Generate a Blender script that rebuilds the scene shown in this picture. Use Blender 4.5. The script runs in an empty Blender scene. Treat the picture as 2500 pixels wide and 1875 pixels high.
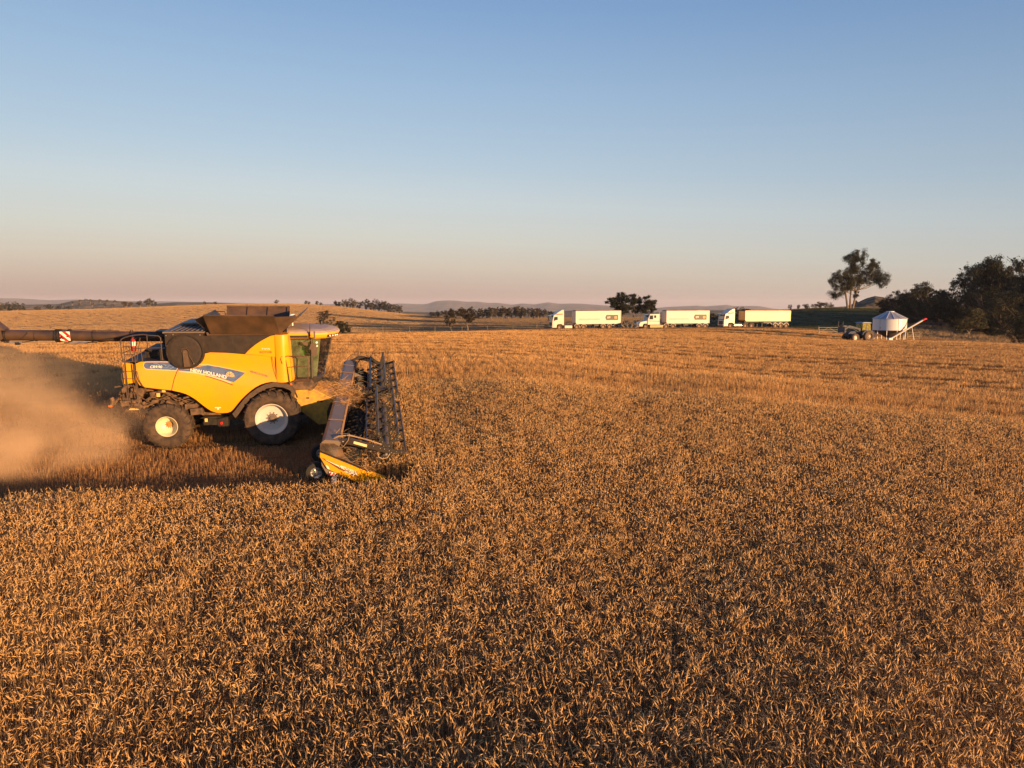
import bpy, bmesh, math, random
import numpy as np
from mathutils import Vector, Matrix
R = math.radians
# ---------------------------------------------------------------- camera, sky, sun, exposure
CZ = 4.72
F = 1735.0 / 2500.0 * 36.0
cam = bpy.data.objects.new('camera', bpy.data.cameras.new('camera'))
bpy.context.scene.collection.objects.link(cam)
cam.location = (0, 0, CZ)
PITCH = math.atan((937.5 - 745.0) / 1735.0)
cam.rotation_euler = (R(90) - PITCH, 0, 0)
cam.data.lens = F
cam.data.sensor_width = 36.0
cam.data.clip_start = 0.1
cam.data.clip_end = 60000
sc = bpy.context.scene
sc.camera = cam
EXPO = 1.2
SUN_EL, SUN_AZ = 4.3, 131.0      # azimuth measured clockwise from +Y (the view direction)
w = bpy.data.worlds.new('World')
sc.world = w
w.use_nodes = True
nt = w.node_tree
bg = nt.nodes['Background']
sky = nt.nodes.new('ShaderNodeTexSky')
sky.sky_type = 'NISHITA'
sky.sun_disc = False
sky.sun_elevation = R(SUN_EL)
sky.sun_rotation = R(SUN_AZ)
sky.altitude = 300
sky.air_density = 1.0
sky.dust_density = 1.2
sky.ozone_density = 1.6
# evening sky: the physical sky blended with the banded dusk colours seen opposite a low sun
tcw = nt.nodes.new('ShaderNodeTexCoord')
sxyz = nt.nodes.new('ShaderNodeSeparateXYZ')
nt.links.new(tcw.outputs['Generated'], sxyz.inputs[0])
ramp = nt.nodes.new('ShaderNodeValToRGB')
def wm(op, a, b, c=None):
    q = nt.nodes.new('ShaderNodeMath')
    q.operation = op
    for i_, v_ in enumerate((a, b, c)):
        if v_ is None: continue
        if isinstance(v_, float): q.inputs[i_].default_value = v_
        else: nt.links.new(v_, q.inputs[i_])
    return q.outputs[0]
xs_, zs_ = sxyz.outputs['X'], sxyz.outputs['Z']
x2_ = wm('MULTIPLY', xs_, xs_)
nt.links.new(wm('MULTIPLY_ADD', x2_, .05, wm('MULTIPLY_ADD', xs_, .05, zs_)), ramp.inputs[0])
def lin(c): return tuple(((v / 255) / 12.92 if v < 10 else ((v / 255 + .055) / 1.055) ** 2.4) for v in c)
SKY_BANDS = [(0.0, (176, 150, 144)), (1.2, (195, 172, 162)), (3.0, (208, 194, 181)), (5.0, (208, 206, 199)), (8.0, (200, 209, 214)), (11.0, (180, 200, 217)), (16.0, (156, 185, 215)), (22.0, (126, 162, 206)), (40.0, (72, 118, 182)), (90.0, (40, 80, 150))]
el = ramp.color_ramp.elements
for i, (e_, c_) in enumerate(SKY_BANDS):
    k_ = el[i] if i < 2 else el.new(math.sin(R(e_)))
    k_.position = math.sin(R(e_))
    k_.color = (*lin(c_), 1)
def vmath(op, a, b=None, sc_=None):
    q = nt.nodes.new('ShaderNodeVectorMath')
    q.operation = op
    nt.links.new(a, q.inputs[0])
    if b is not None: nt.links.new(b, q.inputs[1])
    if sc_ is not None:
        if isinstance(sc_, float): q.inputs['Scale'].default_value = sc_
        else: nt.links.new(sc_, q.inputs['Scale'])
    return q.outputs[0]
azf = wm('MULTIPLY_ADD', x2_, -.22, wm('MULTIPLY_ADD', xs_, -.12, 1.0))
banded = vmath('SCALE', ramp.outputs[0], sc_=1.0 / (0.15 * 2 ** EXPO))
banded = vmath('SCALE', banded, sc_=azf)
banded = vmath('SCALE', banded, sc_=0.91)
both = vmath('ADD', banded, vmath('SCALE', sky.outputs[0], sc_=0.09))
nt.links.new(both, bg.inputs[0])
bg.inputs[1].default_value = 0.15
sun = bpy.data.objects.new('sun', bpy.data.lights.new('sun', 'SUN'))
sc.collection.objects.link(sun)
sun.data.energy = 5.0
sun.data.angle = R(0.5)
sun.data.color = (1.0, 0.575, 0.25)
sd = Vector((math.sin(R(SUN_AZ)) * math.cos(R(SUN_EL)), math.cos(R(SUN_AZ)) * math.cos(R(SUN_EL)), math.sin(R(SUN_EL))))
sun.rotation_euler = sd.to_track_quat('Z', 'Y').to_euler()
sc.view_settings.view_transform = 'Standard'
sc.view_settings.look = 'None'
sc.view_settings.gamma = 1
sc.view_settings.exposure = EXPO
sc.cycles.use_denoising = True
sc.cycles.max_bounces = 6
sc.cycles.transparent_max_bounces = 12
sc.cycles.volume_bounces = 1
sc.cycles.volume_step_rate = 4
sc.cycles.volume_max_steps = 128

# ---------------------------------------------------------------- helpers
COL = sc.collection
random.seed(7)
rng = np.random.default_rng(5)
def at(px, py, d):
    """the point at forward distance d on the sight line of a photo pixel"""
    v = ((px - 1250) / 1735.0, -(py - 937.5) / 1735.0)
    c, s = math.cos(PITCH), math.sin(PITCH)
    X, Y, Z = v[0], c + v[1] * s, -s + v[1] * c
    return Vector((X * d / Y, d, CZ + Z * d / Y))
def tag(o, label=None, cat=None, group=None, kind=None):
    if label: o['label'] = label
    if cat: o['category'] = cat
    if group: o['group'] = group
    if kind: o['kind'] = kind
    return o
def empty(name, loc=(0, 0, 0), rz=0.0):
    o = bpy.data.objects.new(name, None)
    COL.objects.link(o)
    o.location = loc
    o.rotation_euler = (0, 0, rz)
    o.empty_display_size = 0.3
    return o
def kids(o):
    return [c for c in bpy.data.objects if c.parent == o]
def copy_tree(o, parent=None):
    c = o.copy()
    COL.objects.link(c)
    c.parent = parent
    for k in kids(o):
        copy_tree(k, c)
    return c

class MB:
    """collects shapes of one part; build() links them as one mesh object"""
    def __init__(s):
        s.v, s.f, s.m = [], [], []
        s.mi = 0
        s.off = Vector((0, 0, 0))
    def add(s, vs, fs):
        n = len(s.v)
        s.v += [tuple(Vector(p) + s.off) for p in vs]
        s.f += [tuple(i + n for i in f) for f in fs]
        s.m += [s.mi] * len(fs)
        return s
    def box(s, c, d, rot=None):
        vs = [Vector((x * d[0] / 2, y * d[1] / 2, z * d[2] / 2)) for x in (-1, 1) for y in (-1, 1) for z in (-1, 1)]
        if rot is not None: vs = [rot @ p for p in vs]
        vs = [p + Vector(c) for p in vs]
        return s.add(vs, [(0, 1, 3, 2), (4, 6, 7, 5), (0, 4, 5, 1), (2, 3, 7, 6), (0, 2, 6, 4), (1, 5, 7, 3)])
    def bar(s, a, b, w, h=None, up=(0, 0, 1)):
        a, b = Vector(a), Vector(b)
        d = b - a
        L = d.length
        x = d.normalized()
        u = Vector(up)
        if abs(x.dot(u)) > .98: u = Vector((1, 0, 0))
        y = u.cross(x).normalized()
        z = x.cross(y)
        return s.box((a + b) / 2, (L, w, h or w), Matrix((x, y, z)).transposed())
    def tube(s, pts, r, n=8, cap=True):
        pts = [Vector(p) for p in pts]
        rs = r if isinstance(r, (list, tuple)) else [r] * len(pts)
        vs, fs = [], []
        u = None
        for i, p in enumerate(pts):
            t = (pts[min(i + 1, len(pts) - 1)] - pts[max(i - 1, 0)]).normalized()
            if u is None:
                u = t.orthogonal().normalized()
            else:
                u = (u - t * u.dot(t))
                u = u.normalized() if u.length > 1e-6 else t.orthogonal().normalized()
            q = t.cross(u)
            for k in range(n):
                a = 2 * math.pi * k / n
                vs.append(p + (u * math.cos(a) + q * math.sin(a)) * rs[i])
        for i in range(len(pts) - 1):
            for k in range(n):
                k2 = (k + 1) % n
                fs.append((i * n + k, i * n + k2, (i + 1) * n + k2, (i + 1) * n + k))
        if cap:
            fs.append(tuple(range(n - 1, -1, -1)))
            m = (len(pts) - 1) * n
            fs.append(tuple(range(m, m + n)))
        return s.add(vs, fs)
    def lathe(s, prof, c, n=32, axis='y', closed=False):
        """profile of (radius, offset along axis)"""
        vs, fs = [], []
        for (r, o) in prof:
            for k in range(n):
                a = 2 * math.pi * k / n
                if axis == 'y': p = (r * math.cos(a), o, r * math.sin(a))
                elif axis == 'z': p = (r * math.cos(a), r * math.sin(a), o)
                else: p = (o, r * math.cos(a), r * math.sin(a))
                vs.append(Vector(p) + Vector(c))
        m = len(prof)
        for i in range(m - 1 + (1 if closed else 0)):
            j = (i + 1) % m
            for k in range(n):
                k2 = (k + 1) % n
                fs.append((i * n + k, j * n + k, j * n + k2, i * n + k2))
        return s.add(vs, fs)
    def prism(s, poly, y0, y1, axis='y'):
        """polygon in (x, z) pushed from y0 to y1 (axis y); axis x: polygon in (y, z); axis z: polygon in (x, y)"""
        n = len(poly)
        def P(p, o):
            return (p[0], o, p[1]) if axis == 'y' else ((o, p[0], p[1]) if axis == 'x' else (p[0], p[1], o))
        vs = [P(p, y0) for p in poly] + [P(p, y1) for p in poly]
        fs = [tuple(range(n)), tuple(range(2 * n - 1, n - 1, -1))]
        fs += [(i, i + n, (i + 1) % n + n, (i + 1) % n) for i in range(n)]
        return s.add(vs, fs)
    def quad(s, a, b, c, d, t=0.0):
        if t == 0: return s.add([a, b, c, d], [(0, 1, 2, 3)])
        a, b, c, d = map(Vector, (a, b, c, d))
        n = (b - a).cross(d - a).normalized() * t
        return s.add([a, b, c, d, a + n, b + n, c + n, d + n], [(3, 2, 1, 0), (4, 5, 6, 7), (0, 1, 5, 4), (1, 2, 6, 5), (2, 3, 7, 6), (3, 0, 4, 7)])
    def mesh(s, name, mats, smooth=False, bevel=0.0):
        me = bpy.data.meshes.new(name)
        me.from_pydata(s.v, [], s.f)
        if not isinstance(mats, (list, tuple)): mats = [mats]
        for m in mats: me.materials.append(m)
        me.polygons.foreach_set('material_index', s.m)
        bm = bmesh.new()
        bm.from_mesh(me)
        bmesh.ops.recalc_face_normals(bm, faces=bm.faces)
        bm.to_mesh(me)
        bm.free()
        if smooth:
            me.polygons.foreach_set('use_smooth', [True] * len(me.polygons))
            try: me.set_sharp_from_angle(angle=R(40))
            except Exception: pass
        me.update()
        return me
    def build(s, name, mats, parent=None, smooth=False, bevel=0.0, split=False):
        if split:       # every loose piece becomes an object of its own
            root_ = list(range(len(s.v)))
            def find(i):
                while root_[i] != i:
                    root_[i] = root_[root_[i]]
                    i = root_[i]
                return i
            for f in s.f:
                for i in f[1:]: root_[find(i)] = find(f[0])
            groups = {}
            for f, mi in zip(s.f, s.m): groups.setdefault(find(f[0]), []).append((f, mi))
            for g_ in groups.values():
                ids = sorted({i for f, _ in g_ for i in f})
                mp_ = {i: k for k, i in enumerate(ids)}
                q = MB()
                q.v = [s.v[i] for i in ids]
                q.f = [tuple(mp_[i] for i in f) for f, _ in g_]
                q.m = [mi for _, mi in g_]
                q.build(name, mats, parent, smooth, bevel)
            return None
        o = bpy.data.objects.new(name, s.mesh(name, mats, smooth))
        COL.objects.link(o)
        if parent is not None: o.parent = parent
        if bevel:
            b = o.modifiers.new('bevel', 'BEVEL')
            b.width = bevel
            b.segments = 2
            b.limit_method = 'ANGLE'
        return o

def mat(name, col, rough=0.6, metal=0.0, var=0.12, scale=6.0, col2=None, amt=0.5, bump=0.0, bscale=None, coat=0.0, spec=0.5, detail=5.0, lo=.35, hi=.65, coords='Object', trans=None):
    m = bpy.data.materials.new(name)
    m.use_nodes = True
    n, l = m.node_tree.nodes, m.node_tree.links
    p = n['Principled BSDF']
    p.inputs['Roughness'].default_value = rough
    p.inputs['Metallic'].default_value = metal
    p.inputs['Specular IOR Level'].default_value = spec
    p.inputs['Coat Weight'].default_value = coat
    tc = n.new('ShaderNodeTexCoord')
    nz = n.new('ShaderNodeTexNoise')
    nz.inputs['Scale'].default_value = scale
    nz.inputs['Detail'].default_value = detail
    l.new(tc.outputs[coords], nz.inputs['Vector'])
    mr = n.new('ShaderNodeMapRange')
    mr.inputs['From Min'].default_value = lo
    mr.inputs['From Max'].default_value = hi
    l.new(nz.outputs[0], mr.inputs['Value'])
    mx = n.new('ShaderNodeMix')
    mx.data_type = 'RGBA'
    c2 = col2 if col2 else tuple(c * (1 - 2 * var) for c in col)
    mx.inputs['A'].default_value = (*col, 1)
    mx.inputs['B'].default_value = (*c2, 1)
    ml = n.new('ShaderNodeMath')
    ml.operation = 'MULTIPLY'
    ml.inputs[1].default_value = amt if col2 else 1.0
    l.new(mr.outputs[0], ml.inputs[0])
    l.new(ml.outputs[0], mx.inputs['Factor'])
    l.new(mx.outputs['Result'], p.inputs['Base Color'])
    if bump:
        b = n.new('ShaderNodeBump')
        b.inputs['Strength'].default_value = bump
        b.inputs['Distance'].default_value = 0.02
        nb = n.new('ShaderNodeTexNoise')
        nb.inputs['Scale'].default_value = bscale or scale * 4
        l.new(tc.outputs[coords], nb.inputs['Vector'])
        l.new(nb.outputs[0], b.inputs['Height'])
        l.new(b.outputs[0], p.inputs['Normal'])
    return m

# ---------------------------------------------------------------- the lie of the land
HD, RL = R(10.5), R(6.0)           # heading and side tilt of the machine (the slope it stands on)
ca, sa, cr, sr = math.cos(HD), math.sin(HD), math.cos(RL), math.sin(RL)
MC = Matrix(((ca, -sa * cr, sa * sr), (sa, ca * cr, -ca * sr), (0, sr, cr)))
CO = Vector((-8.48, 26.2, 0.36))    # point on the axle line, 0.36 above the ground
CG = CO + MC @ Vector((0, 0, -0.36))
def loc2w(x, y, z=0.0):
    return CG + MC @ Vector((x, y, z))
def zy(y, d):
    return CZ - (y - 745) / 1735.0 * d
ctrl = []    # X, Y, Z
for lx in (-9, -6, -3, 0, 3, 6):
    for ly in (-8, -5, -2, 1, 4, 7):
        if lx == -9 and ly < -3: continue
        ctrl.append(tuple(loc2w(lx, ly)))
ctrl += [(-13.7, 19, -1.06), (-19, 18.5, -1.5), (-8.5, 19.2, -.80), (0, 20, -.85), (0, 14, -1.3), (0, 8, -1.75), (0, 4, -1.95), (8, 10, -1.75), (-8, 10, -1.65), (10, 20, -.85), (20, 20, -1.1),
         (-1, 32.6, .72), (4.6, 30.8, .42), (12.3, 28.6, .12), (19.4, 27, -.27), (30, 24, -1.0), (-25, 14, -2.2), (25, 10, -2.2), (-22, 27, .0), (-26, 36, .55), (0, 26, .05), (10, 25, -.25), (3, 38, 1.0), (12, 36, .65)]
def cc(px, rows):
    t = (px - 1250) / 1735.0
    for d, z in rows:
        if isinstance(z, str): z = zy(float(z), d)
        ctrl.append((t * d, d, z))
far = [(900, -16), (1500, -30), (4000, -70), (11000, -110)]
for px in (-900, 0):
    cc(px, [(60, '846'), (85, -1.2), (130, -5), (250, -8.2), (330, -7.6), (430, -3.4), (520, '760'), (650, -5)] + far)
cc(200, [(60, 1.35), (85, -.8), (130, -5)])
cc(350, [(55, 1.35), (70, 1.25), (100, -.4), (150, -5), (260, -7.3), (330, -6.7), (450, -.2), (540, '751'), (650, 0)] + far)
cc(600, [(60, 1.5), (75, 1.3), (105, -.4), (155, -4.8), (265, -7), (335, -6.6), (450, -.1), (580, '742'), (700, 2)] + far)
cc(800, [(50, 1.3), (65, 1.45), (80, '822'), (110, -.3), (160, -4.3), (270, '818'), (340, '803'), (450, -1.5), (560, '747'), (700, 0)] + far)
cc(1050, [(50, 1.25), (75, 1.3), (100, '815'), (130, -.9), (200, -4), (290, '808'), (350, '795'), (480, '772'), (650, -7)] + far)
cc(1200, [(60, 1.2), (90, 1.0), (130, '810'), (165, -1.6), (200, -3), (290, '802'), (420, '780'), (600, '778'), (750, -10)] + far)
cc(1340, [(60, 1.05), (90, .8), (130, .0), (165, '804'), (200, -2.4), (300, '796'), (420, '779'), (600, '777'), (750, -10)] + far)
cc(1550, [(60, .75), (90, .6), (130, .1), (160, '802'), (200, -2.2), (300, '788'), (420, '776'), (600, -6)] + far)
cc(1750, [(45, .35), (60, .5), (90, .45), (125, .2), (155, '801'), (190, -1.5), (250, '789'), (400, '772'), (600, -6)] + far)
cc(1950, [(45, .1), (60, .25), (90, .1), (120, -.1), (145, '802'), (185, '793'), (250, '758'), (300, 2.8), (400, '755'), (600, 0)] + far)
cc(2150, [(45, -.05), (60, .1), (90, -.3), (112, '830'), (135, '818'), (160, '800'), (250, '755'), (300, 3), (400, 3)] + far)
cc(2350, [(45, -.2), (60, -.05), (100, '837'), (130, -1.6), (170, -1), (250, 1), (400, 2)] + far)
cc(2500, [(45, -.3), (60, -.1), (88, '846'), (120, -2.4), (200, -2.2), (400, -1)] + far)
cc(3200, [(45, -1.2), (90, -2.6), (200, -3.2), (400, -3)] + far)
ctrl = np.array(ctrl)
def uv(x, y):
    az = np.clip(np.arctan2(x, y), -1.0, 1.0)
    d = np.clip(np.hypot(x, y), 3.5, 11000)
    return np.stack([az * 3.2, np.log(d) * 1.6], -1)
def ker(a, b):
    r = np.sqrt(((a[:, None, :] - b[None, :, :]) ** 2).sum(-1)) + 1e-9
    return r ** 3
CU = uv(ctrl[:, 0], ctrl[:, 1])
n_ = len(ctrl)
A_ = np.zeros((n_ + 3, n_ + 3))
A_[:n_, :n_] = ker(CU, CU) + np.eye(n_) * 3e-4
A_[:n_, n_] = 1
A_[:n_, n_ + 1:] = CU
A_[n_:, :n_] = A_[:n_, n_:].T
SOL = np.linalg.solve(A_, np.concatenate([ctrl[:, 2], [0, 0, 0]]))
def height(x, y):
    x, y = np.atleast_1d(np.asarray(x, float)), np.atleast_1d(np.asarray(y, float))
    out = np.empty(len(x))
    for i in range(0, len(x), 20000):
        U = uv(x[i:i + 20000], y[i:i + 20000])
        out[i:i + 20000] = ker(U, CU) @ SOL[:n_] + SOL[n_] + U @ SOL[n_ + 1:]
    # hug the plane the machine stands on
    lx, ly = tolocal(x, y)
    pl = CG[2] + ly * sr
    r = np.maximum(np.abs(lx + 1) / 6.5, np.abs(ly) / 7.5)
    k = np.clip((1.25 - r) / .4, 0, 1)
    k = k * k * (3 - 2 * k)
    return out * (1 - k) + pl * k
def tolocal(x, y):
    dx, dy = x - CG[0], y - CG[1]
    return dx * ca + dy * sa, (-dx * sa + dy * ca) / cr
def H(x, y):
    return float(height([x], [y])[0])
def ground_at(px, d):
    X = (px - 1250) / 1735.0 * d
    return Vector((X, d, H(X, d)))

# edge between standing wheat and the rows already cut, from far behind the machine round the hill to the right
pB = loc2w(3.1, 6.2)
back = [loc2w(-x, 6.2 + (x / 60.0) ** 2 * 4) for x in (90, 60, 30, 10)]
EDGE = np.array([(p[0], p[1]) for p in back] + [(pB[0], pB[1]), (-1, 32.9), (4.6, 30.9), (12.3, 28.6), (19.4, 27), (30, 24), (45, 17), (70, 0)])
def smooth_poly(P, it=3):
    for _ in range(it):
        Q = [P[0]]
        for a, b in zip(P[:-1], P[1:]):
            Q += [a * .75 + b * .25, a * .25 + b * .75]
        P = np.array(Q + [P[-1]])
    return P
EDGE = smooth_poly(EDGE, 2)
def edge_dist(x, y):
    """signed distance to the edge: positive on the far, cut side"""
    best = np.full(len(x), 1e9)
    sg = np.ones(len(x))
    for a, b in zip(EDGE[:-1], EDGE[1:]):
        d = b - a
        L = d @ d
        t = np.clip(((x - a[0]) * d[0] + (y - a[1]) * d[1]) / L, 0, 1)
        qx, qy = x - a[0] - t * d[0], y - a[1] - t * d[1]
        r = np.hypot(qx, qy)
        s_ = np.sign(d[0] * qy - d[1] * qx)
        m = r < best
        best[m] = r[m]
        sg[m] = s_[m]
    return best * sg
def is_wheat(x, y):
    lx, ly = tolocal(x, y)
    return (edge_dist(x, y) < 0) & (((lx > 3.15) & (ly > -6.0)) | (lx > 4.5) | (ly < -7.55 - .08 * np.sin(lx * .7)))
# where the near field ends (a fence line beyond its crest)
FX = [-900, 0, 350, 800, 1050, 1200, 1340, 1550, 1750, 1950, 2060, 2150, 2350, 2500, 3200]
FD = [66, 66, 74, 86, 108, 128, 136, 137, 138, 134, 126, 124, 106, 92, 80]
def field_end(px): return np.interp(px, FX, FD)

# ---------------------------------------------------------------- ground sheet
def ground_material():
    m = bpy.data.materials.new('ground_cover')
    m.use_nodes = True
    n, l = m.node_tree.nodes, m.node_tree.links
    p = n['Principled BSDF']
    p.inputs['Roughness'].default_value = .95
    p.inputs['Specular IOR Level'].default_value = .1
    vc = n.new('ShaderNodeVertexColor')
    vc.layer_name = 'cover'
    tc = n.new('ShaderNodeTexCoord')
    def noise(s, det=6):
        z = n.new('ShaderNodeTexNoise')
        z.inputs['Scale'].default_value = s
        z.inputs['Detail'].default_value = det
        l.new(tc.outputs['Object'], z.inputs['Vector'])
        return z
    def rng_(src, a, b, lo, hi):
        q = n.new('ShaderNodeMapRange')
        q.inputs['From Min'].default_value = a
        q.inputs['From Max'].default_value = b
        q.inputs['To Min'].default_value = lo
        q.inputs['To Max'].default_value = hi
        l.new(src, q.inputs['Value'])
        return q.outputs[0]
    a = rng_(noise(.035, 8).outputs[0], .3, .7, .78, 1.18)
    b = rng_(noise(1.1, 8).outputs[0], .3, .7, .75, 1.2)
    c = rng_(noise(14, 4).outputs[0], .3, .7, .6, 1.3)
    def mul(x, y):
        q = n.new('ShaderNodeMath')
        q.operation = 'MULTIPLY'
        l.new(x, q.inputs[0])
        l.new(y, q.inputs[1])
        return q.outputs[0]
    f = mul(mul(a, b), c)
    v = n.new('ShaderNodeVectorMath')
    v.operation = 'SCALE'
    l.new(vc.outputs[0], v.inputs[0])
    l.new(f, v.inputs['Scale'])
    l.new(v.outputs[0], p.inputs['Base Color'])
    bp = n.new('ShaderNodeBump')
    bp.inputs['Strength'].default_value = .5
    bp.inputs['Distance'].default_value = .12
    l.new(noise(9, 6).outputs[0], bp.inputs['Height'])
    l.new(bp.outputs[0], p.inputs['Normal'])
    return m
C_SOIL = (.20, .105, .042)
C_HILL = (.47, .27, .105)
C_VALLEY = (.24, .16, .09)
C_PAST = (.30, .19, .10)
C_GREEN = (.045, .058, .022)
C_VERGE = (.33, .19, .085)
def cover(x, y):
    """colour of what grows or lies there"""
    px = 1250 + 1735 * x / np.maximum(y, 1)
    px = np.where(y < 1, np.where(x > 0, 3200, -900), px)
    d = y
    n = len(x)
    c = np.tile(np.array(C_SOIL), (n, 1))
    fe = field_end(px)
    def sm(a, b, v): 
        t = np.clip((v - a) / (b - a), 0, 1)
        return (t * t * (3 - 2 * t))[:, None]
    def lay(c, col, k): return c * (1 - k) + np.array(col) * k
    c = lay(c, C_VERGE, sm(0, 1.0, d - fe))
    c = lay(c, C_VALLEY, sm(6, 14, d - fe))
    # golden stubble hill on the left, pasture to the right of its fence
    hb = np.interp(px, [-900, 350, 800, 950, 1040, 1300], [150, 150, 262, 285, 310, 330])
    wob = 6 * np.sin(x * .05) + 4 * np.sin(y * .08 + x * .03)
    k = sm(0, 10, d + wob - hb)
    side = 1 / (1 + np.exp((px - 1034) / 1.5))[:, None]
    c = lay(c, C_HILL, k * side)
    c = lay(c, C_PAST, k * (1 - side) * (.55 + .45 * np.sin(y * .11 + x * .03 + 2 * np.sin(x * .02))[:, None] * .5 + .2))
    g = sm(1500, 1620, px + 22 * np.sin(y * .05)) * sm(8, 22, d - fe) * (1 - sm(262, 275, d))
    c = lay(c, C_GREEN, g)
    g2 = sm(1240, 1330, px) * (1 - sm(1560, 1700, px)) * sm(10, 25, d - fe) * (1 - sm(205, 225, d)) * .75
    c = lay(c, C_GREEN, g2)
    c = lay(c, (.15, .12, .07), sm(262, 275, d) * sm(1880, 1950, px))
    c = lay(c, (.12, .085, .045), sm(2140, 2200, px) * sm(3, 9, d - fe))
    c = lay(c, (.26, .19, .10), sm(700, 900, d))
    return c
def build_ground():
    az = np.concatenate([np.linspace(-180, -50, 40, endpoint=False), np.linspace(-50, 50, 520, endpoint=False), np.linspace(50, 180, 40, endpoint=False)])
    ds = np.concatenate([np.exp(np.linspace(math.log(2.0), math.log(700), 420)), np.exp(np.linspace(math.log(720), math.log(11000), 40))])
    na, nd = len(az), len(ds)
    A, D = np.meshgrid(np.radians(az), ds)
    X, Y = (D * np.sin(A)).ravel(), (D * np.cos(A)).ravel()
    Z = height(X, Y)
    Z += .012 * np.sin(X * 2.1 + np.sin(Y * 1.3)) * np.sin(Y * 2.7) * (np.hypot(X, Y) > 14)
    X, Y, Z = np.append(X, 0), np.append(Y, 0), np.append(Z, height([0], [2.])[0])
    idx = np.arange(nd * na).reshape(nd, na)
    q = np.stack([idx[:-1], np.roll(idx, -1, 1)[:-1], np.roll(idx, -1, 1)[1:], idx[1:]], -1).reshape(-1, 4)
    faces = q.tolist() + [(na * nd, int(idx[0, (k + 1) % na]), int(idx[0, k])) for k in range(na)]
    me = bpy.data.meshes.new('ground')
    me.from_pydata(np.stack([X, Y, Z], -1).tolist(), [], faces)
    me.polygons.foreach_set('use_smooth', [True] * len(me.polygons))
    ca_ = me.color_attributes.new('cover', 'FLOAT_COLOR', 'POINT')
    col = np.concatenate([cover(X, Y), np.ones((len(X), 1))], 1)
    ca_.data.foreach_set('color', col.ravel().astype(np.float32))
    me.materials.append(ground_material())
    me.update()
    o = bpy.data.objects.new('ground', me)
    COL.objects.link(o)
    tag(o, kind='structure')
    if me.polygons[10].normal.z < 0: me.flip_normals()
    return o
build_ground()

# ---------------------------------------------------------------- hills and mountains beyond
def ridge(name, prof, d, zb, depth, col, col2, rough=.95, px0=-1500, px1=4200, amp=6.0, nsc=.01, seed=1):
    pxs = np.linspace(px0, px1, 700)
    ys = np.interp(pxs, [p[0] for p in prof], [p[1] for p in prof])
    ks = np.linspace(0, 1, 26)
    V = []
    r_ = np.random.default_rng(seed)
    ph = r_.uniform(0, 6.28, (6, 2))
    for j, k in enumerate(ks):
        dd = d - depth + 2 * depth * k
        if k <= .5: t = (k / .5)
        else: t = (1 - k) / .5
        t = t * t * (3 - 2 * t)
        for i, px in enumerate(pxs):
            X = (px - 1250) / 1735.0 * dd
            top = CZ - (ys[i] - 745) / 1735.0 * d
            n = sum(math.sin(X * nsc * (1.7 ** a) + ph[a][0] + k * 5) * math.sin(dd * nsc * (1.7 ** a) + ph[a][1]) / (1.5 ** a) for a in range(6))
            V.append((X, dd, zb + (top - zb) * t + amp * n * (t * (1 - t) * 4)))
    n = len(pxs)
    Fc = [(j * n + i, j * n + i + 1, (j + 1) * n + i + 1, (j + 1) * n + i) for j in range(len(ks) - 1) for i in range(n - 1)]
    me = bpy.data.meshes.new(name)
    me.from_pydata(V, [], Fc)
    me.polygons.foreach_set('use_smooth', [True] * len(me.polygons))
    me.materials.append(mat(name + '_cover', col, rough, scale=1 / (d * .012), col2=col2, amt=1.0, spec=.1, lo=.42, hi=.58, detail=8))
    o = bpy.data.objects.new(name, me)
    COL.objects.link(o)
    return tag(o, kind='structure')
ridge('mountains', [(-1500, 720), (0, 728), (60, 729), (130, 733), (200, 731), (300, 735), (430, 736), (700, 742), (900, 743), (979, 741), (1040, 743), (1067, 735), (1094, 733.5), (1117, 734), (1140, 737), (1167, 736.5), (1191, 739.5), (1216, 739.5), (1252, 744), (1273, 741), (1305, 743), (1338, 738), (1366, 742), (1395, 741), (1419, 741.5), (1482, 746), (1600, 752), (1632, 749), (1699, 746), (1718, 748), (1770, 744), (1789, 747), (1849, 747), (1889, 754), (1914, 757), (2100, 760), (2600, 752), (4200, 740)],
      7500, -110, 2200, (.10, .10, .06), (.22, .16, .09), amp=18, nsc=.0012, seed=2)
ridge('hills', [(-1500, 742), (0, 736), (20, 741), (40, 744), (150, 742), (172, 737), (188, 734), (217, 731.5), (250, 732.5), (289, 734), (330, 738), (380, 742), (430, 738), (520, 738), (600, 742), (750, 750), (900, 758), (1030, 762), (1200, 764), (1330, 762), (1420, 757), (1500, 764), (1650, 762), (1740, 757), (1900, 757), (1960, 757), (2050, 748), (2300, 745), (4200, 750)],
      1500, -34, 420, (.30, .20, .10), (.13, .11, .06), amp=7, nsc=.006, seed=4)

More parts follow.
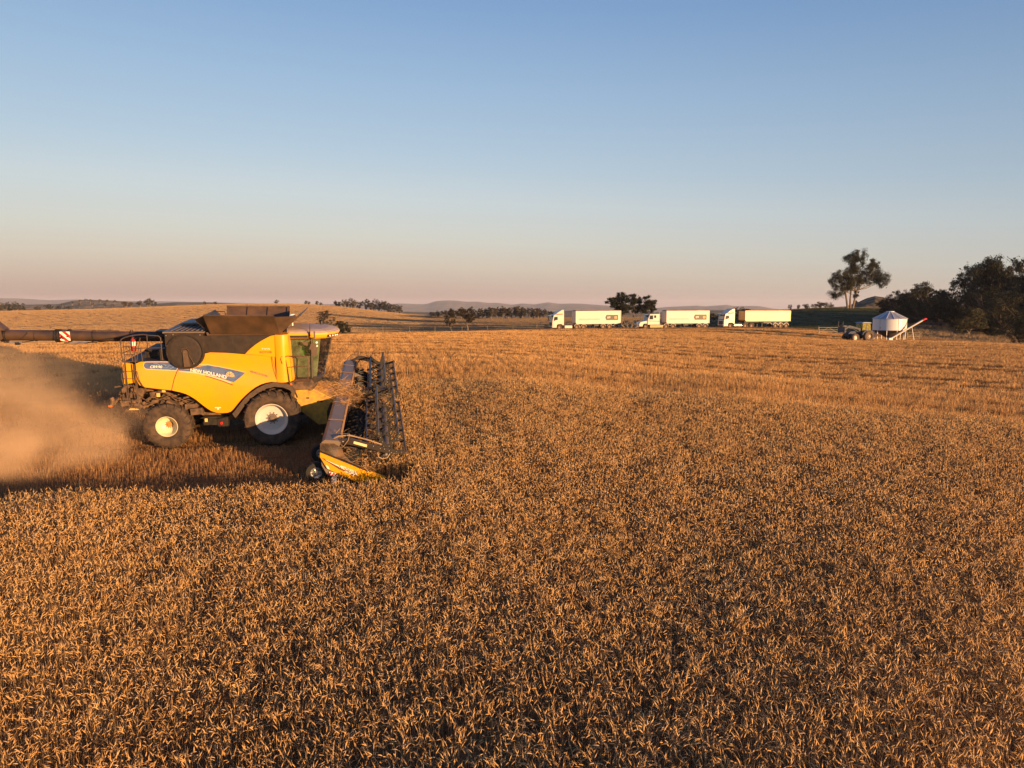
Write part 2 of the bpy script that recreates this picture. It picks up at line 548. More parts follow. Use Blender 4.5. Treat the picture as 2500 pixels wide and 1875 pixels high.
# ---------------------------------------------------------------- standing wheat and stubble
def straw_mat(name, cols, rough=.7, trans=.25, rnd=.35):
    m = bpy.data.materials.new(name)
    m.use_nodes = True
    n, l = m.node_tree.nodes, m.node_tree.links
    p = n['Principled BSDF']
    p.inputs['Roughness'].default_value = rough
    p.inputs['Specular IOR Level'].default_value = .25
    oi = n.new('ShaderNodeObjectInfo')
    at_ = n.new('ShaderNodeVertexColor')
    at_.layer_name = 'shade'
    sep = n.new('ShaderNodeSeparateColor')
    l.new(at_.outputs[0], sep.inputs[0])
    ad = n.new('ShaderNodeMath')
    ad.operation = 'MULTIPLY_ADD'
    ad.inputs[1].default_value = rnd
    l.new(oi.outputs['Random'], ad.inputs[0])
    l.new(sep.outputs[0], ad.inputs[2])
    cr_ = n.new('ShaderNodeValToRGB')
    e = cr_.color_ramp.elements
    e[0].position, e[0].color = 0.05, (*cols[0], 1)
    e[1].position, e[1].color = 1.25 if False else 1.0, (*cols[2], 1)
    k = e.new(.55)
    k.color = (*cols[1], 1)
    l.new(ad.outputs[0], cr_.inputs[0])
    l.new(cr_.outputs[0], p.inputs['Base Color'])
    t = n.new('ShaderNodeBsdfTranslucent')
    l.new(cr_.outputs[0], t.inputs[0])
    mx = n.new('ShaderNodeMixShader')
    mx.inputs[0].default_value = trans
    out = [x for x in n if x.type == 'OUTPUT_MATERIAL'][0]
    l.new(p.outputs[0], mx.inputs[1])
    l.new(t.outputs[0], mx.inputs[2])
    l.new(mx.outputs[0], out.inputs[0])
    return m
M_EAR = straw_mat('wheat_ear', [(.46, .265, .10), (.66, .405, .165), (.84, .58, .265)])
M_STEM = straw_mat('wheat_stem', [(.19, .12, .058), (.32, .205, .10), (.48, .32, .155)])
M_DARKST = straw_mat('shaded_gap_straw', [(.07, .032, .012), (.12, .058, .022), (.18, .09, .035)], trans=.1)  # shade between the stubble along the tracks, put into a dark straw colour
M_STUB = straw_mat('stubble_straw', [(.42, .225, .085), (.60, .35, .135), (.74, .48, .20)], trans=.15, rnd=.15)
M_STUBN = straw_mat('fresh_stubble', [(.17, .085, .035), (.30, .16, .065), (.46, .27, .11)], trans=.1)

class Grower:
    def __init__(s, seed):
        s.r = np.random.default_rng(seed)
        s.v, s.f, s.m, s.c = [], [], [], []
    def face_strip(s, pts, ws, side, mi, sh):
        n = len(s.v)
        for p, w_ in zip(pts, ws):
            s.v += [tuple(p - side * w_), tuple(p + side * w_)]
            s.c += [sh, sh]
        for i in range(len(pts) - 1):
            a = n + 2 * i
            s.f.append((a, a + 1, a + 3, a + 2))
            s.m.append(mi)
    def spindle(s, pts, rs, mi, sh, k=4):
        n = len(s.v)
        t0 = pts[-1] - pts[0]
        u = Vector(t0).orthogonal().normalized()
        for i, (p, r) in enumerate(zip(pts, rs)):
            t = (pts[min(i + 1, len(pts) - 1)] - pts[max(0, i - 1)]).normalized()
            u = (u - t * u.dot(t)).normalized()
            q = t.cross(u)
            for j in range(k):
                a = 6.2832 * j / k
                s.v.append(tuple(p + (u * math.cos(a) + q * math.sin(a)) * r))
                s.c.append(sh * (1 if i % 2 else .85))
        for i in range(len(pts) - 1):
            for j in range(k):
                j2 = (j + 1) % k
                s.f.append((n + i * k + j, n + i * k + j2, n + (i + 1) * k + j2, n + (i + 1) * k + j))
                s.m.append(mi)
    def stalk(s, x, y, h, thick=1.0, out=None):
        r = s.r
        a = r.uniform(0, 6.2832) if out is None or r.random() < .25 else out + r.normal(0, .6)
        d = Vector((math.cos(a), math.sin(a), 0))
        lean = abs(r.normal(0, .07)) + .02
        b = Vector((x, y, -.06))
        nod = r.beta(1.3, 1.8) * 2.5       # how far the ear hangs over, radians
        L = r.uniform(.060, .092)
        # stem
        P = [b, b + d * lean * h * .35 + Vector((0, 0, h * .5)), b + d * lean * h + Vector((0, 0, h * .93))]
        th = .12
        p = P[-1].copy()
        ang = lean + .1
        for i in range(3):
            ang += nod * .16
            p = p + (d * math.sin(ang) + Vector((0, 0, math.cos(ang)))) * h * .045
            P.append(p.copy())
        side = Vector((-d.y, d.x, 0)) if r.random() < .5 else Vector((r.normal(), r.normal(), 0)).normalized()
        sh = r.uniform(.05, .6)
        s.face_strip(P, [.0028 * thick] * len(P), side, 1, sh)
        # ear
        Q = [p.copy()]
        for i in range(4):
            ang += nod * .13
            p = p + (d * math.sin(ang) + Vector((0, 0, math.cos(ang)))) * L / 4
            Q.append(p.copy())
        sh = r.uniform(.1, .65)
        s.spindle(Q, [.0035 * thick, .0082 * thick, .0088 * thick, .0072 * thick, .002], 0, sh, 4)
        # awns
        e = (Q[-1] - Q[-2]).normalized()
        for i in range(3):
            o = Q[2 + i % 3]
            dv = (e + Vector((r.normal(0, .28), r.normal(0, .28), r.normal(0, .28)))).normalized()
            s.face_strip([o, o + dv * .06], [.0016 * thick, .0004], dv.cross(Vector((0, 0, 1))).normalized(), 0, sh + .1)
        # a dry leaf
        if r.random() < .55:
            z = r.uniform(.3, .75)
            o = b.lerp(P[2], z)
            a2 = r.uniform(0, 6.28)
            dv = Vector((math.cos(a2), math.sin(a2), 0))
            l_ = r.uniform(.08, .17)
            pts = [o, o + dv * l_ * .5 + Vector((0, 0, .035)), o + dv * l_ + Vector((0, 0, -.03)), o + dv * l_ * 1.15 + Vector((0, 0, -.11))]
            s.face_strip(pts, [.004, .0055, .004, .001], Vector((-dv.y, dv.x, 0)), 1, r.uniform(0, .5))
    def mesh(s, name, mats):
        me = bpy.data.meshes.new(name)
        me.from_pydata(s.v, [], s.f)
        for m in mats: me.materials.append(m)
        me.polygons.foreach_set('material_index', s.m)
        c = me.color_attributes.new('shade', 'FLOAT_COLOR', 'POINT')
        a = np.repeat(np.array(s.c)[:, None], 4, 1)
        a[:, 3] = 1
        c.data.foreach_set('color', a.ravel().astype(np.float32))
        me.update()
        return me

def scatter(name, pts, rot, scl, idx, meshes, label, cat):
    src = bpy.data.collections.new(name + '_tufts')
    for i, me in enumerate(meshes):
        src.objects.link(bpy.data.objects.new('%s_tuft_%02d' % (name, i), me))
    me = bpy.data.meshes.new(name)
    me.from_pydata([tuple(p) for p in pts], [], [])
    a = me.attributes.new('rot', 'FLOAT_VECTOR', 'POINT')
    a.data.foreach_set('vector', np.asarray(rot, np.float32).ravel())
    a = me.attributes.new('scl', 'FLOAT_VECTOR', 'POINT')
    a.data.foreach_set('vector', np.asarray(scl, np.float32).ravel())
    a = me.attributes.new('idx', 'INT', 'POINT')
    a.data.foreach_set('value', np.asarray(idx, np.int32))
    o = bpy.data.objects.new(name, me)
    COL.objects.link(o)
    ng = bpy.data.node_groups.new(name, 'GeometryNodeTree')
    ng.interface.new_socket('Geometry', in_out='INPUT', socket_type='NodeSocketGeometry')
    ng.interface.new_socket('Geometry', in_out='OUTPUT', socket_type='NodeSocketGeometry')
    N, L = ng.nodes, ng.links
    gi, go = N.new('NodeGroupInput'), N.new('NodeGroupOutput')
    ci = N.new('GeometryNodeCollectionInfo')
    ci.inputs['Collection'].default_value = src
    ci.inputs['Separate Children'].default_value = True
    ci.inputs['Reset Children'].default_value = True
    ip = N.new('GeometryNodeInstanceOnPoints')
    ip.inputs['Pick Instance'].default_value = True
    def named(nm, t):
        q = N.new('GeometryNodeInputNamedAttribute')
        q.data_type = t
        q.inputs['Name'].default_value = nm
        return [x for x in q.outputs if x.enabled and x.name == 'Attribute'][0]
    L.new(gi.outputs[0], ip.inputs['Points'])
    L.new(ci.outputs[0], ip.inputs['Instance'])
    L.new(named('idx', 'INT'), ip.inputs['Instance Index'])
    L.new(named('rot', 'FLOAT_VECTOR'), ip.inputs['Rotation'])
    L.new(named('scl', 'FLOAT_VECTOR'), ip.inputs['Scale'])
    L.new(ip.outputs[0], go.inputs[0])
    md = o.modifiers.new('scatter', 'NODES')
    md.node_group = ng
    return tag(o, label, cat, kind='stuff')

# wheat
WH = .64
def wheat_tuft(seed, n, size, thick=1.0, till=5):
    g = Grower(seed)
    # plants in two drill rows to a tuft, each with a few tillers fanning out
    k = 0
    while k < n:
        row = .125 if g.r.random() < .5 else -.125
        cx, cy = g.r.uniform(-size, size), row + g.r.normal(0, .028)
        h0 = g.r.normal(1, .06)
        m = g.r.integers(1, till)
        a0 = g.r.uniform(0, 6.28)
        for q in range(m):
            a = a0 + 6.2832 * q / m + g.r.normal(0, .5)
            rr = abs(g.r.normal(0, .032)) + .008
            g.stalk(cx + math.cos(a) * rr, cy + math.sin(a) * rr, WH * h0 * g.r.normal(1, .05), thick, a)
            k += 1
    return g.mesh('wheat_tuft', [M_EAR, M_STEM])
near = [wheat_tuft(100 + i, 82, .27, .74) for i in range(8)]
mid_ = [wheat_tuft(200 + i, 80, .27, .86, 2) for i in range(6)]
g = .5
xs, ys = np.meshgrid(np.arange(-60, 75, g), np.arange(-14, 62, g))
xs, ys = xs.ravel(), ys.ravel()
xs = xs + rng.uniform(-.1, .1, len(xs))
ys = ys + rng.normal(0, .012, len(ys)) + .5 * np.sin(xs * .045)
th_ = .13
xs, ys = xs * math.cos(th_) - ys * math.sin(th_), xs * math.sin(th_) + ys * math.cos(th_)
k = (np.abs(xs) < ys * .9 + 8) & is_wheat(xs, ys) & (np.hypot(xs, ys) > 4.2)
xs, ys = xs[k], ys[k]
# patchy growth: some spots thin, some lodged a little lower
pat = np.sin(xs * .55 + 1.3 * np.sin(ys * .31)) * np.sin(ys * .62 + np.sin(xs * .43)) + .6 * np.sin(xs * 1.7 + ys * .9) * np.sin(ys * 2.1 - xs * .6)
keep = rng.random(len(xs)) < 2
xs, ys, pat = xs[keep], ys[keep], pat[keep]
zs = height(xs, ys)
n = len(xs)
dist = np.hypot(xs, ys)
idx = np.where(dist < 17, rng.integers(0, 8, n), 8 + rng.integers(0, 6, n))
hs = 1 + .03 * pat + rng.normal(0, .03, n)
scatter('standing_wheat', np.stack([xs, ys, zs], -1), np.stack([np.zeros(n), np.zeros(n), th_ + math.pi * rng.integers(0, 2, n)], -1), np.stack([np.ones(n), np.ones(n), hs], -1), idx, near + mid_,
        'ripe golden bearded wheat with nodding ears, still uncut, filling the foreground', 'wheat')

# stubble: short cut straws in drill rows, chaff between
def stub_tuft(seed, size, n, h, thick, rows, chaff, m=None):
    gr = Grower(seed)
    r = gr.r
    for i in range(n):
        y = (r.integers(0, rows) + .5) / rows * 2 * size - size + r.normal(0, .025)
        x = r.uniform(-size, size)
        hh = h * r.uniform(.7, 1.12)
        a = r.uniform(0, 3.14)
        d = Vector((r.normal(0, .13), r.normal(0, .13), 1))
        b = Vector((x, y, -.04))
        gr.face_strip([b, b + d * hh], [.004 * thick, .0032 * thick], Vector((math.cos(a), math.sin(a), 0)), 0, r.uniform(0, .65))
    for i in range(chaff):
        a = r.uniform(0, 6.28)
        d = Vector((math.cos(a), math.sin(a), r.normal(0, .2)))
        b = Vector((r.uniform(-size, size), r.uniform(-size, size), r.uniform(.02, h * .8)))
        gr.face_strip([b, b + d * r.uniform(.08, .25)], [.004 * thick] * 2, Vector((-d.y, d.x, r.normal(0, .5))).normalized(), 0, r.uniform(.2, .75))
    return gr.mesh('stubble_tuft', [m or M_STUB])
def stubble_points(x0, x1, y0, y1, g, lo, hi):
    """grid laid along the drill rows, between distances lo and hi"""
    X, Y = np.meshgrid(np.arange(x0, x1, g), np.arange(y0, y1, g))
    X, Y = X.ravel(), Y.ravel()
    th = .185
    wx, wy = X * math.cos(th) - Y * math.sin(th), X * math.sin(th) + Y * math.cos(th)
    wx, wy = wx + rng.uniform(-.1, .1, len(wx)) * g, wy
    d = np.hypot(wx, wy)
    px = 1250 + 1735 * wx / np.maximum(wy, .1)
    k = (wy > 2) & (d >= lo) & (d < hi) & (np.abs(wx) < wy * .8 + 4) & (wy < field_end(px) - .4)
    wx, wy = wx[k], wy[k]
    k = ~is_wheat(wx, wy)
    wx, wy = wx[k], wy[k]
    ed = edge_dist(wx, wy)
    # wheel tracks of earlier passes, left free for the dark straw
    ph = np.mod(ed + .35 * np.sin(wx * .07), 12.1)
    hw_ = .42
    tr = (ed > 1) & (((np.abs(ph - 4.4) < hw_) | (np.abs(ph - 7.7) < hw_)))
    sw = np.floor(ed / 12.1)
    hsc = 1.0 + .14 * np.sin(sw * 2.4 + 1)
    dark = tr
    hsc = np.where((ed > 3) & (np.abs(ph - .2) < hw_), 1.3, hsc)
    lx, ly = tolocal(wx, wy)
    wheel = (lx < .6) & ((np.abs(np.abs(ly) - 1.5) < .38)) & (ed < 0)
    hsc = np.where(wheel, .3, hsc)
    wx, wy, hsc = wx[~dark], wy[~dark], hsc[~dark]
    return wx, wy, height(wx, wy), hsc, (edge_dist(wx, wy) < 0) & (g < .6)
srcs = [stub_tuft(300 + i, .27, 84, .34, .95, 2, 12) for i in range(6)]
srcs += [stub_tuft(330 + i, .52, 210, .29, 1.5, 4, 30) for i in range(5)]
srcs += [stub_tuft(360 + i, 1.03, 420, .27, 2.3, 8, 50) for i in range(5)]
fresh = [stub_tuft(390 + i, .27, 56, .27, 1.0, 2, 10, M_STUBN) for i in range(4)]
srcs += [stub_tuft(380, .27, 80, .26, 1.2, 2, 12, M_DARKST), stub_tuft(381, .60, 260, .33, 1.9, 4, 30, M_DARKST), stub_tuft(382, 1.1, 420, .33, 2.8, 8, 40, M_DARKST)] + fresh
P_, R_, S_, I_ = [], [], [], []
for (g, lo, hi, i0, cnt) in ((.5, 8, 42, 0, 6), (1.0, 42, 112, 6, 5), (2.0, 112, 240, 11, 5)):
    wx, wy, wz, hs, dk = stubble_points(-200, 260, 2, 260, g, lo, hi)
    n = len(wx)
    P_.append(np.stack([wx, wy, wz], -1))
    R_.append(np.stack([np.zeros(n), np.zeros(n), HD + math.pi * rng.integers(0, 2, n)], -1))
    S_.append(np.stack([np.ones(n), np.ones(n), hs * rng.normal(1, .08, n)], -1))
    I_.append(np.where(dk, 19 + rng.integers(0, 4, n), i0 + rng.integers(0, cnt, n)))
    print('stubble', g, n)
# the wheel tracks themselves: dashes of straw coloured dark for the shade in their gaps
def along(off, step):
    E = EDGE
    t = np.gradient(E, axis=0)
    t /= np.linalg.norm(t, axis=1)[:, None]
    Q = smooth_poly(E + np.stack([-t[:, 1], t[:, 0]], 1) * off, 2)
    L = np.concatenate([[0], np.cumsum(np.linalg.norm(np.diff(Q, axis=0), axis=1))])
    u = np.arange(0, L[-1], step)
    return np.interp(u, L, Q[:, 0]), np.interp(u, L, Q[:, 1]), u
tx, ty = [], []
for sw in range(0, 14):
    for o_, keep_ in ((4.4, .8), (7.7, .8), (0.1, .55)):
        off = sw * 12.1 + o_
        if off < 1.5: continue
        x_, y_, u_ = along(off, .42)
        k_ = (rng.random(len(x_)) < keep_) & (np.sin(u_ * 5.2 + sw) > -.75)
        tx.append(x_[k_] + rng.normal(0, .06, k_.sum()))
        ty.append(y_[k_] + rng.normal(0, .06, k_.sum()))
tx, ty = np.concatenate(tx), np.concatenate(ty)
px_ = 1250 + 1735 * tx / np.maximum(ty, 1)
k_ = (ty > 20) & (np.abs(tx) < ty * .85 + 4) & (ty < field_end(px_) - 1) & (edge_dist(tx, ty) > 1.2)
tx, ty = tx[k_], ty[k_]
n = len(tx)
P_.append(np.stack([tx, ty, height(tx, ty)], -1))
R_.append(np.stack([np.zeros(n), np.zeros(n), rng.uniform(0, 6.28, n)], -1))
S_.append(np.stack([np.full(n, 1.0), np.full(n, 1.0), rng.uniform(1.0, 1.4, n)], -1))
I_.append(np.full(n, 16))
print('tracks', n)
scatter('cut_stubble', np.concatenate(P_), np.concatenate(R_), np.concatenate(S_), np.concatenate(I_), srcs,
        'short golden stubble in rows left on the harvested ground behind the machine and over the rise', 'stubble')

# ---------------------------------------------------------------- the combine harvester
YEL = (.72, .33, .004)
M_YEL = mat('harvester_yellow', YEL, .34, var=.05, scale=1.6, col2=(.52, .25, .05), amt=.5, coat=.3, lo=.42, hi=.75, detail=9, bump=.03, bscale=40)
M_YEL2 = mat('dusty_yellow', (.62, .36, .03), .5, scale=7, col2=(.36, .20, .07), amt=.8, lo=.35, hi=.65)
M_BLK = mat('black_panel', (.022, .016, .013), .5, scale=5, col2=(.045, .029, .019), amt=.8)
M_DRK = mat('dark_frame', (.014, .012, .011), .55, scale=9, col2=(.050, .032, .019), amt=.6, lo=.4, hi=.7)
M_TANK = mat('tank_sheet', (.052, .033, .021), .55, scale=2.2, col2=(.11, .062, .034), amt=.9)
M_GREY = mat('grey_sheet', (.16, .13, .115), .5, metal=.1, scale=5, col2=(.20, .135, .08), amt=.7)
M_REEL = mat('reel_steel', (.06, .058, .062), .5, metal=.2, scale=8, col2=(.16, .11, .07), amt=.7)
M_RUB = mat('tyre_rubber', (.028, .020, .016), .85, scale=6, col2=(.090, .055, .033), amt=.9, lo=.35, hi=.65, bump=.2, bscale=50)
M_RIM = mat('white_rim', (.50, .48, .45), .38, scale=8, col2=(.50, .40, .28), amt=.6, lo=.45, hi=.8)
M_RIMY = mat('cream_rim', (.60, .56, .38), .38, scale=8, col2=(.55, .42, .20), amt=.6, lo=.45, hi=.8)
M_BLUE = mat('blue_decal', (.06, .10, .22), .35, scale=6, col2=(.12, .16, .27), amt=.7)
M_CREAM = mat('cream_lettering', (.85, .78, .66), .4, var=.03)
M_PINK = mat('pale_stripe', (.80, .52, .36), .4, var=.03)
M_SEAM = mat('seam_dark_brown', (.16, .05, .01), .7, var=.1)  # dark brown of the seam gaskets and printed stripes
M_RED = mat('red_paint', (.50, .02, .015), .35, var=.08)
M_ORN = mat('orange_lens', (.70, .16, .02), .3, var=.05)
M_WHITE = mat('white_paint', (.78, .76, .72), .4, var=.04, scale=2, col2=(.60, .52, .42), amt=.4)
M_STEEL = mat('bright_steel', (.62, .60, .56), .3, metal=.8, var=.1)
M_MUD = mat('dusty_underbody', (.055, .036, .023), .85, scale=5, col2=(.19, .11, .058), amt=.9, bump=.3, bscale=25)
M_ROOF = mat('dusty_roof', (.44, .33, .26), .6, scale=4, col2=(.36, .25, .18), amt=.8)
M_LAMP = mat('lamp_glass', (.85, .83, .78), .1, var=.02, spec=1.0)
def glass_mat(name, tint, fac=.30, dirt_glare=(.20, .15, .09), dirt_glare_k=.25):
    m = bpy.data.materials.new(name)
    m.use_nodes = True
    n, l = m.node_tree.nodes, m.node_tree.links
    n.remove(n['Principled BSDF'])
    out = n['Material Output']
    t = n.new('ShaderNodeBsdfTransparent')
    t.inputs[0].default_value = (*tint, 1)
    g_ = n.new('ShaderNodeBsdfGlossy')
    g_.inputs['Roughness'].default_value = .06
    g_.inputs[0].default_value = (.8, .8, .8, 1)
    d_ = n.new('ShaderNodeBsdfDiffuse')
    d_.inputs[0].default_value = (*dirt_glare, 1)
    fr = n.new('ShaderNodeFresnel')
    fr.inputs[0].default_value = 1.5
    m1, m2 = n.new('ShaderNodeMixShader'), n.new('ShaderNodeMixShader')
    nz = n.new('ShaderNodeTexNoise')
    nz.inputs['Scale'].default_value = 4
    tc = n.new('ShaderNodeTexCoord')
    l.new(tc.outputs['Object'], nz.inputs['Vector'])
    mu = n.new('ShaderNodeMath')
    mu.operation = 'MULTIPLY'
    mu.inputs[1].default_value = dirt_glare_k * 2
    l.new(nz.outputs[0], mu.inputs[0])
    l.new(mu.outputs[0], m1.inputs[0])
    l.new(t.outputs[0], m1.inputs[1])
    l.new(d_.outputs[0], m1.inputs[2])
    l.new(fr.outputs[0], m2.inputs[0])
    l.new(m1.outputs[0], m2.inputs[1])
    l.new(g_.outputs[0], m2.inputs[2])
    l.new(m2.outputs[0], out.inputs[0])
    return m
M_GLASS = glass_mat('tinted_cab_glass', (.46, .60, .38), dirt_glare=(.24, .28, .15), dirt_glare_k=.34)

HV = bpy.data.objects.new('combine_harvester', None)
COL.objects.link(HV)
HV.matrix_world = Matrix.Translation(CG) @ MC.to_4x4()
tag(HV, 'large yellow combine harvester with black grain tank flaps cutting the wheat, its header lowered', 'combine harvester')
ZS = Vector((0, 0, .36))     # drawing height of the parts above the wheels' footprint
def hb():
    m_ = MB()
    m_.off = ZS
    return m_

# ---- curved side panels
def yS(x, z):
    """how far out the side skin stands: it swells below the blue stripe and tucks in at its foot"""
    t = np.clip((z - .85) / 1.75, 0, 1)
    b = .10 * math.sin(math.pi * min(1, t * 1.05)) + .03 * math.sin(math.pi * t * 2)
    crease = 2.28 - .10 * (x + 2.6) - .045 * (x + 2.6) ** 2
    b += .045 / (1 + math.exp(-(crease - z) * 28))
    return -1.56 - b
def yflat(x, z): return -1.60
def skin(name, poly, parent, m, surf=yS, push=0.0, depth=.05, step=.10, smooth=True):
    """a polygon in (x, z) laid on the side surface, cut into a grid so that it bends with it, and given thickness inwards"""
    bm = bmesh.new()
    vs = [bm.verts.new((p[0], 0, p[1])) for p in poly]
    bm.faces.new(vs)
    x0, x1 = min(p[0] for p in poly), max(p[0] for p in poly)
    z0, z1 = min(p[1] for p in poly), max(p[1] for p in poly)
    for a, b, ax in ((x0, x1, 0), (z0, z1, 2)):
        k = a + step
        while k < b - step * .3:
            co, no = [0, 0, 0], [0, 0, 0]
            co[ax] = k
            no[ax] = 1
            bmesh.ops.bisect_plane(bm, geom=bm.verts[:] + bm.edges[:] + bm.faces[:], plane_co=co, plane_no=no)
            k += step
    for v in bm.verts:
        v.co.y = surf(v.co.x, v.co.z) - push
    if depth:
        r_ = bmesh.ops.extrude_face_region(bm, geom=bm.faces[:])
        for v in [g for g in r_['geom'] if isinstance(g, bmesh.types.BMVert)]:
            v.co.y += depth
    bmesh.ops.recalc_face_normals(bm, faces=bm.faces)
    for v in bm.verts: v.co.z += .36
    me = bpy.data.meshes.new(name)
    bm.to_mesh(me)
    bm.free()
    me.materials.append(m)
    if smooth:
        me.polygons.foreach_set('use_smooth', [True] * len(me.polygons))
        me.set_sharp_from_angle(angle=R(35))
    o = bpy.data.objects.new(name, me)
    COL.objects.link(o)
    o.parent = parent
    return o
def arc(cx, cz, r, a0, a1, n=14):
    return [(cx + r * math.cos(R(a0 + (a1 - a0) * i / n)), cz + r * math.sin(R(a0 + (a1 - a0) * i / n))) for i in range(n + 1)]
SCX, SCZ = -2.86, 3.0
gap = arc(SCX, SCZ, .61, 246, 352)
gap_d = arc(SCX, SCZ, .61, 196, 246)
bottomB = [(.02, 1.90), (-.15, 1.915), (-.33, 1.89), (-.51, 1.84), (-.68, 1.75), (-.85, 1.63), (-1.02, 1.48), (-1.19, 1.31), (-1.33, 1.14), (-1.45, .99), (-1.55, .89), (-1.66, .85), (-1.85, .84), (-2.02, .865), (-2.18, .93), (-2.32, 1.05), (-2.45, 1.18), (-2.62, 1.36), (-2.78, 1.48), (-2.93, 1.57), (-3.08, 1.625), (-3.36, 1.70)]
panelB = gap[:] + [(-2.1, 2.95), (-1.6, 2.93), (-.98, 2.87), (-.5, 2.83), (.02, 2.77), (.02, 2.35)] + bottomB + [(-3.27, 2.05), (-3.17, 2.32)]
sp = skin('side_panel', panelB, HV, M_YEL)
panelA = [(-4.46, 2.60), (-4.30, 2.66), (-3.9, 2.665), (-3.44, 2.655)] + gap_d[1:] + [(-3.20, 2.32), (-3.30, 2.05), (-3.385, 1.705), (-3.8, 1.76), (-4.25, 1.83), (-4.37, 1.90), (-4.44, 2.05), (-4.49, 2.30)]
spA = skin('side_panel', panelA, HV, M_YEL)
sh_ = skin('upper_side_panel', [(-.97, 2.885), (-.87, 2.99), (-.77, 3.085), (-.60, 3.22), (-.44, 3.325), (-.27, 3.42), (-.11, 3.50), (.04, 3.53), (.04, 2.76), (-.1, 2.79), (-.5, 2.845)], HV, M_YEL, surf=yflat)
col = hb()
# rounded front corner column
rings = []
for z in np.linspace(1.88, 3.54, 14):
    t = (z - 1.88) / 1.66
    xf = .55 - .10 * t
    bul = .05 * math.sin(math.pi * t * .8)
    rings.append([(.03, -1.60 - bul * .5, z), (.18, -1.625 - bul, z), (.32, -1.60 - bul, z), (.44, -1.50 - bul * .6, z), (xf - .02, -1.36, z), (xf, -1.15, z), (xf, -.95, z), (.03, -.95, z)])
n8 = 8
vs = [p for r_ in rings for p in r_]
fs = [(i * n8 + k, i * n8 + (k + 1) % n8, (i + 1) * n8 + (k + 1) % n8, (i + 1) * n8 + k) for i in range(13) for k in range(n8)]
fs += [tuple(range(n8 - 1, -1, -1)), tuple(13 * n8 + k for k in range(n8))]
col.add(vs, fs)
col.build('corner_column', M_YEL, HV, smooth=True)
b = hb()
b.prism([(-4.86, 1.92), (-4.86, 2.64), (-4.56, 2.60), (-4.56, 1.95)], -1.58, -1.52)
b.prism([(-4.86, 1.95), (-4.86, 2.62), (-4.78, 2.62), (-4.78, 1.95)], -1.52, 1.52)
b.build('rear_cowl', M_YEL, HV)
# seams as dark gaskets between panels
b = hb()
b.tube([(-3.13, yS(-3.13, 2.45) + .02, 2.45), (-3.18, yS(-3.18, 2.32) + .02, 2.32), (-3.28, yS(-3.28, 2.05) + .02, 2.05), (-3.372, yS(-3.37, 1.71) + .02, 1.71)], .022, 6)
b.tube([(-.10, -1.60, 2.78), (-.01, -1.655, 2.35), (.015, -1.60, 1.91)], .009, 6)
b.tube([(p[0], yS(*p) + .03, p[1]) for p in bottomB], .022, 6)
b.tube([(-3.385, yS(-3.385, 1.70) + .03, 1.70), (-3.8, yS(-3.8, 1.755) + .03, 1.755), (-4.25, yS(-4.25, 1.82) + .03, 1.82), (-4.38, -1.62, 1.9), (-4.45, -1.62, 2.05), (-4.5, -1.6, 2.3)], .024, 6)
b.build('panel_gasket', M_SEAM, HV)
# decals on the skin
dA = [(-4.14, 2.645), (-3.60, 2.64), (-3.36, 2.63), (-3.25, 2.55), (-3.165, 2.46), (-3.20, 2.36), (-3.6, 2.385), (-4.13, 2.42), (-4.19, 2.46), (-4.215, 2.53), (-4.19, 2.61)]
dB = arc(SCX, SCZ, .62, 246, 300)[0:] + [(-2.2, 2.515), (-1.77, 2.43), (-1.3, 2.32), (-1.0, 2.235), (-1.18, 2.08), (-1.38, 1.93), (-1.5, 1.97), (-1.69, 2.045), (-2.1, 2.18), (-2.56, 2.295), (-3.14, 2.35)]
def grow(P, k):
    c = np.mean(P, axis=0)
    out = []
    n = len(P)
    for i in range(n):
        a, b_, c_ = np.array(P[i - 1]), np.array(P[i]), np.array(P[(i + 1) % n])
        t = c_ - a
        t = t / (np.linalg.norm(t) + 1e-9)
        nn = np.array((t[1], -t[0]))
        if nn @ (b_ - c) < 0: nn = -nn
        out.append(tuple(b_ + nn * k))
    return out
skin('decal_border', grow(dA, .02), spA, M_PINK, push=.004, depth=.003)
skin('blue_decal', dA, spA, M_BLUE, push=.009, depth=.003)
skin('blue_decal', dB, sp, M_BLUE, push=.009, depth=.003)
skin('pale_stripe', [(-3.12, 2.335), (-2.56, 2.275), (-2.1, 2.155), (-1.69, 2.02), (-1.46, 1.925), (-1.49, 1.90), (-1.7, 1.985), (-2.1, 2.125), (-2.57, 2.245), (-3.12, 2.31)], sp, M_PINK, push=.006, depth=.003)
skin('dark_stripe', [(-2.3, 2.185), (-2.1, 2.12), (-1.7, 1.975), (-1.40, 1.85), (-1.42, 1.825), (-1.7, 1.945), (-2.1, 2.09), (-2.3, 2.155)], sp, M_SEAM, push=.006, depth=.003)
skin('pale_stripe', [(-3.1, 2.475), (-2.95, 2.425), (-2.75, 2.425), (-2.5, 2.54), (-2.2, 2.525), (-1.6, 2.405), (-.99, 2.25), (-.95, 2.25), (-1.6, 2.42), (-2.2, 2.545), (-2.52, 2.56), (-2.75, 2.44), (-2.95, 2.44), (-3.1, 2.49)], sp, M_PINK, push=.010, depth=.003)
